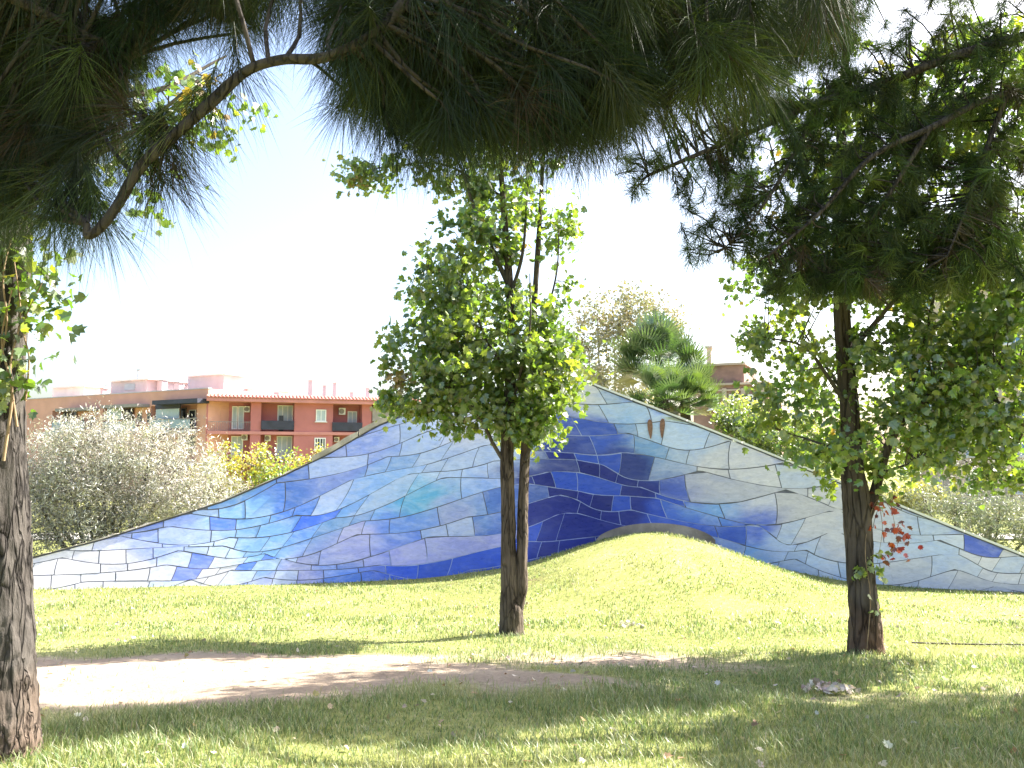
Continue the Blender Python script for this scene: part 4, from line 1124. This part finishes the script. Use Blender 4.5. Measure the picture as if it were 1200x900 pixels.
# chimneys on the roof
for p0, p1, q0 in ((362, 366, 446), (379, 382, 452), (391, 394, 449), (411, 414, 460), (430, 433, 455), (321, 327, 460)):
    c = f.pbox('chimney', 'roofgrey', p0, p1, q0, 470, 5, 5.6); f.pbox('chimney_cap', 'white', p0 - .7, p1 + .7, q0 - 1.2, q0 - .1, 4.9, 5.7, c)

# --- salmon block
Lf = P(-30, 500, 90.0)
g = Facade('salmon_apartment_building', 'salmon-coloured block with awnings and a glazed balcony, joined to the pink flats', (Lf[0], Lf[1]), (Cc[0] - .02, Cc[1] + .02), -2.7)
zt = g.z(242, 455.5)
LX = g.len
rec2 = 1.4
# recessed terraces on the top floor: piers between, lintel above, slab below
zsl = g.z(200, 504); zlin = g.z(200, 475)
open_ = [(63, 101), (122, 160), (178, 232)]
cuts = [0.0] + [v for a_, b_ in open_ for v in (g.x(a_), g.x(b_))] + [LX]
for k in range(0, len(cuts), 2): g.box('wall', 'salmon', cuts[k], cuts[k+1], 0, rec2, 0, zt)
for a_, b_ in open_:
    xa, xb = g.x(a_), g.x(b_)
    g.box('wall', 'salmon', xa, xb, 0, rec2, zlin, zt)
    g.box('wall', 'salmon', xa, xb, rec2 - .15, rec2, 0, zlin)
    g.box('floor_slab', 'roofgrey', xa - .2, xb + .2, -.9, rec2 - .16, zsl - .3, zsl)
    g.box('floor_slab', 'roofgrey', xa - .2, xb + .2, -.9, rec2 - .16, zsl - 3.3, zsl - 3.0)
g.box('wall', 'salmon', 0, LX - .003, rec2 + .01, 13, 0, zt - .45)
g.box('parapet_wall', 'white', LX - .25, LX - .002, rec2 + .01, 13, zt - .449, zt - .005)
g.box('parapet_coping', 'roofgrey', 0, LX + .05, -.06, .3, zt + .001, zt + .09)
for (a_, b_, q0, q1, mt) in ((66, 103, 478, 481.5, 'awning'), (119, 162, 474, 477.5, 'awning'), (179, 232, 468, 473, 'darkpanel')):
    g.pbox('awning', mt, a_, b_, q0, q1, -1.3, -.02)
g.window(63, 77, 482, 498, rec2 - .2, 1, 'glass', 'metal', False, 'balcony_door'); g.window(77.5, 92, 482, 498, rec2 - .2, 1, 'glass', 'metal', False, 'balcony_door'); g.window(95, 100, 489, 502, rec2 - .2, 0, 'glass', 'metal', False, 'balcony_door')
g.window(107, 111.5, 488, 498, -.01, 0, 'glass', 'metal', False)
g.pbox('roller_blind', 'blind', 127, 144, 478, 492, -.2, -.12); g.window(146, 158, 479, 500, rec2 - .2, 1, 'glass', 'metal', False, 'balcony_door'); g.window(163, 168, 484, 494, -.01, 0, 'glass', 'metal', False)
g.window(174.5, 178, 484, 495, -.01, 0, 'glass', 'metal', False)
g.pbox('roller_blind', 'darkpanel', 183, 212, 474, 479, -.32, -.22); g.pbox('roller_blind', 'blind', 184, 211, 479.2, 493, -.3, -.24)
g.window(213, 220, 478, 502, rec2 - .2, 0, 'glass', 'metal', False, 'balcony_door'); g.window(223, 231, 480, 502, rec2 - .2, 0, 'glass', 'white', False, 'balcony_door')
for a_, b_ in ((177, 189), (189.3, 201), (201.3, 213), (213.3, 224)): g.pbox('glass_panel', 'glass_pale', a_, b_, 491.5, 502, -.88, -.85)
g.pbox('handrail', 'metal', 177, 232, 490.4, 491.4, -.9, -.83)
g.window(213, 221, 509, 524, rec2 - .2, 0, 'glass', 'metal', False, 'balcony_door'); g.window(222, 231, 511, 530, rec2 - .2, 0, 'glass', 'metal', False, 'balcony_door')
for a_, b_ in ((63, 101), (122, 160)): g.pbox('glass_panel', 'glass_pale', a_, b_, 494, 506, -.88, -.85)
# roof-top rooms and stacks
def roof_room(px0, px1, q0, mt, y0=3.0, y1=8.0):
    o = g.pbox('roof_room', mt, px0, px1, q0, 470, y0, y1)
    g.pbox('roof_slab', 'white', px0 - 1.2, px1 + 1.2, q0 - 1.6, q0 - .05, y0 - .3, y1 + .3, o)
    return o
roof_room(62, 98, 454, 'white'); o = roof_room(130, 172, 446, 'roofgrey')
g.pbox('window', 'blind', 146, 158, 450, 457, 2.93, 2.99, o)
roof_room(220, 262, 440, 'roofgrey', 6, 11)
for p0, p1, q0 in ((160, 162.5, 434), (184, 190, 446), (204, 210, 449), (98, 103, 453), (118, 121, 456)):
    c = g.pbox('chimney', 'roofgrey', p0, p1, q0, 470, 4, 4.6); g.pbox('chimney_cap', 'metal', p0 - .5, p1 + .5, q0 - 1, q0 - .05, 3.95, 4.65, c)
h = roof_room(266, 296, 456, 'white', 9, 14); 

# --- brown brick house behind the palms
q0 = P(812, 480, 46.0); q1 = P(905, 480, 44.0)
h = Facade('brick_house', 'brown brick house with a chimney seen between palms and the forked tree', q0[:2], q1[:2], -2.5)
h.pbox('wall', 'brick', 812, 900, 451, 640, 0, 6)
h.pbox('upper_wall', 'brick', 822, 872, 428, 451.2, .35, 5); h.pbox('cornice', 'brick_trim', 820, 874, 425.5, 428, .2, 5.2)
h.pbox('cornice', 'brick_trim', 810, 902, 448.5, 451, -.2, .34)
c = h.pbox('chimney', 'brick_trim', 829, 834, 408, 430, 1.2, 1.6); h.pbox('chimney_cap', 'brick_trim', 827.5, 835.5, 405.5, 408, 1.1, 1.75, c)
for a_, b_, s0, s1 in ((846, 851, 455, 500), (868, 873, 455, 500), (890, 895, 455, 500)): h.pbox('pilaster', 'brick_trim', a_, b_, s0, s1, -.12, -.01)
h.window(854, 865, 462, 480, -.02, 1); h.window(876, 888, 462, 480, -.02, 1); h.window(830, 842, 462, 480, -.02, 1)
h.pbox('string_course', 'brick_trim', 812, 900, 456, 458, -.09, -.013)
# --- beige flats at the far right
q0 = P(1060, 480, 62.0); q1 = P(1290, 480, 56.0)
k = Facade('beige_apartment_building', 'beige block with blue window panes glimpsed through the forked tree', q0[:2], q1[:2], -2.5)
k.pbox('wall', 'beige', 1062, 1290, 336, 660, 0, 10)
k.pbox('cornice', 'white', 1060, 1292, 332, 336, -.3, 10.2)
for fl in range(5):
    for c_ in range(4):
        p0 = 1075 + c_ * 51.5; z0 = 384 + fl * 44 - 0
        if fl == 0 or True: k.window(p0, p0 + 22, z0, z0 + 19, -.02, 2, 'glass_blue')
for fl in range(5): k.pbox('string_course', 'brick_trim', 1062, 1290, 375 + 44*fl, 377.5 + 44*fl, -.1, -.01)
for c_ in range(4): k.window(1075 + c_*51.5, 1097 + c_*51.5, 345, 362, -.02, 2, 'glass_blue')

# ------------------------------------------------------------------ grass and litter
def blades(n, x_rng, y_rng, h, wd, seed, edge=0.0):
    r = np.random.RandomState(seed)
    # stay in the fan that the lawn shows, a little wider than the picture
    y = r.uniform(*y_rng, n); x = r.uniform(-1, 1, n) * (y * .70 + 1.6)
    px_ok = np.ones(n, bool)
    tm = track_mask(x, y)
    wall_y = np.interp(600 + FPX * x / y, [-90, 32, 300, 560, 700, 850, 1000, 1275], [16.05, 16.5, 17.5, 18.3, 18.6, 18.2, 17.2, 15.4])
    patch = fbm(np.stack([x*.55, y*.55, x*0+2], 1), 4)
    keepp = (r.rand(n) > sm(-.45, .22, tm) * .985) & (y < wall_y) & (r.rand(n) < .45 + 1.1*sm(.30, .60, patch))
    x, y, patch = x[keepp], y[keepp], patch[keepp]; n = len(x)
    z = ground_z(x, y) - .004
    tall = .65 + .9 * sm(.35, .7, fbm(np.stack([x*1.1, y*1.1, x*0], 1), 3))
    hh = h * (.5 + .9*r.rand(n)) * tall; az = r.rand(n) * 6.283; bend = hh * (.3 + .8*r.rand(n))
    dx, dy = np.cos(az), np.sin(az); sa = az + 1.57 + r.randn(n)*.5; sx, sy = np.cos(sa)*wd*.5, np.sin(sa)*wd*.5
    V = np.zeros((n, 5, 3))
    V[:, 0] = np.stack([x - sx, y - sy, z], 1); V[:, 1] = np.stack([x + sx, y + sy, z], 1)
    mx, my, mz = x + dx*bend*.35, y + dy*bend*.35, z + hh*.62
    V[:, 2] = np.stack([mx + sx*.8, my + sy*.8, mz], 1); V[:, 3] = np.stack([mx - sx*.8, my - sy*.8, mz], 1)
    V[:, 4] = np.stack([x + dx*bend, y + dy*bend, z + hh], 1)
    base = (np.arange(n)*5)[:, None]
    Q = base + np.array([[0, 1, 2, 3]]); T = base + np.array([[3, 2, 4]])
    tint = pick_tints(n, [(.175, .235, .08), (.26, .295, .13), (.105, .165, .045), (.39, .37, .23)], [4, 4, 3.6, 2.0], r, .2)
    dry = sm(.55, .35, patch)[:, None] * .5
    tint = tint * (1 - dry) + np.array([[.46, .43, .23]]) * dry
    return V.reshape(-1, 3), (Q, T), np.repeat(tint, 5, axis=0)
gs = [blades(100000, None, (3.2, 6.5), .044, .0048, 91), blades(80000, None, (6.5, 11), .042, .0070, 92), blades(66000, None, (11, 18.6), .046, .013, 93), blades(12000, None, (.6, 3.2), .055, .006, 94)]
grass = needles_obj('grass', gs, M['grass'], None)
tag(grass, 'short sunlit yellow-green grass covering the lawn', 'grass', kind='stuff')
# pale fallen leaves
r = np.random.RandomState(95)
n = 620
y = r.uniform(4.0, 16.5, n); x = r.uniform(-1, 1, n) * (y*.68 + .5)
loc = np.stack([x, y, ground_z(x, y) + .035], 1)
dirs = r.randn(n, 3); dirs[:, 2] *= .35
v, fct, c = scatter(LEAF_L, LEAF_LF, loc, frames(dirs, r.randn(n)*.5), .045 * (.6 + .8*r.rand(n)), pick_tints(n, [(.42, .36, .28), (.5, .46, .40), (.30, .2, .11), (.34, .3, .12)], [3, 3, 2, 1], r))
lit = mesh_obj('leaf_litter', np_mesh('leaf_litter', v, fct, c), M['dry'])
tag(lit, 'pale dry fallen leaves scattered over the lawn', 'leaves', kind='stuff')
# leaf heaps and a stick
for hx, hy, hn, lab in ((970, 812, 60, 'small heap of pale dry leaves in the tree shade near the forked tree'), (738, 735, 34, 'scrap of dry leaves on the sunlit grass right of the twin-stemmed tree')):
    dd = 1.0
    for dd in np.arange(4, 16, .02):
        q = P(hx, hy, dd)
        if q[2] <= ground_z(q[0], q[1]): break
    n = hn; ang = r.rand(n)*6.28; rr = .16*np.sqrt(r.rand(n)); lx, ly = q[0] + rr*np.cos(ang)*1.4, q[1] + rr*np.sin(ang)
    loc = np.stack([lx, ly, ground_z(lx, ly) + .03 + .03*r.rand(n)], 1)
    dirs = r.randn(n, 3); dirs[:, 2] *= .5
    v, fct, c = scatter(LEAF_L, LEAF_LF, loc, frames(dirs, r.rand(n)*6), .06*(.6+.8*r.rand(n)), pick_tints(n, [(.42, .38, .32), (.55, .5, .45), (.25, .2, .14)], [3, 3, 1], r))
    tag(mesh_obj('leaf_heap', np_mesh('leaf_heap', v, fct, c), M['dry']), lab, 'leaves', kind='stuff')
def ground_hit(px, py):
    for dd in np.arange(3.5, 18, .01):
        q = P(px, py, dd)
        if q[2] <= ground_z(q[0], q[1]): return q
    return q
st = Tubes(); pts = []
for px, py in ((1068, 756), (1100, 757), (1140, 758), (1180, 758), (1215, 759)):
    q = ground_hit(px, py); pts.append(q + [0, 0, .03])
st.add(pts, [.010, .012, .011, .009, .006], 20, 6, rough=.3, seed=2)
tag(mesh_obj('fallen_stick', st.mesh('fallen_stick'), M['bark_twig']), 'thin fallen stick lying on the grass beyond the forked tree', 'stick')
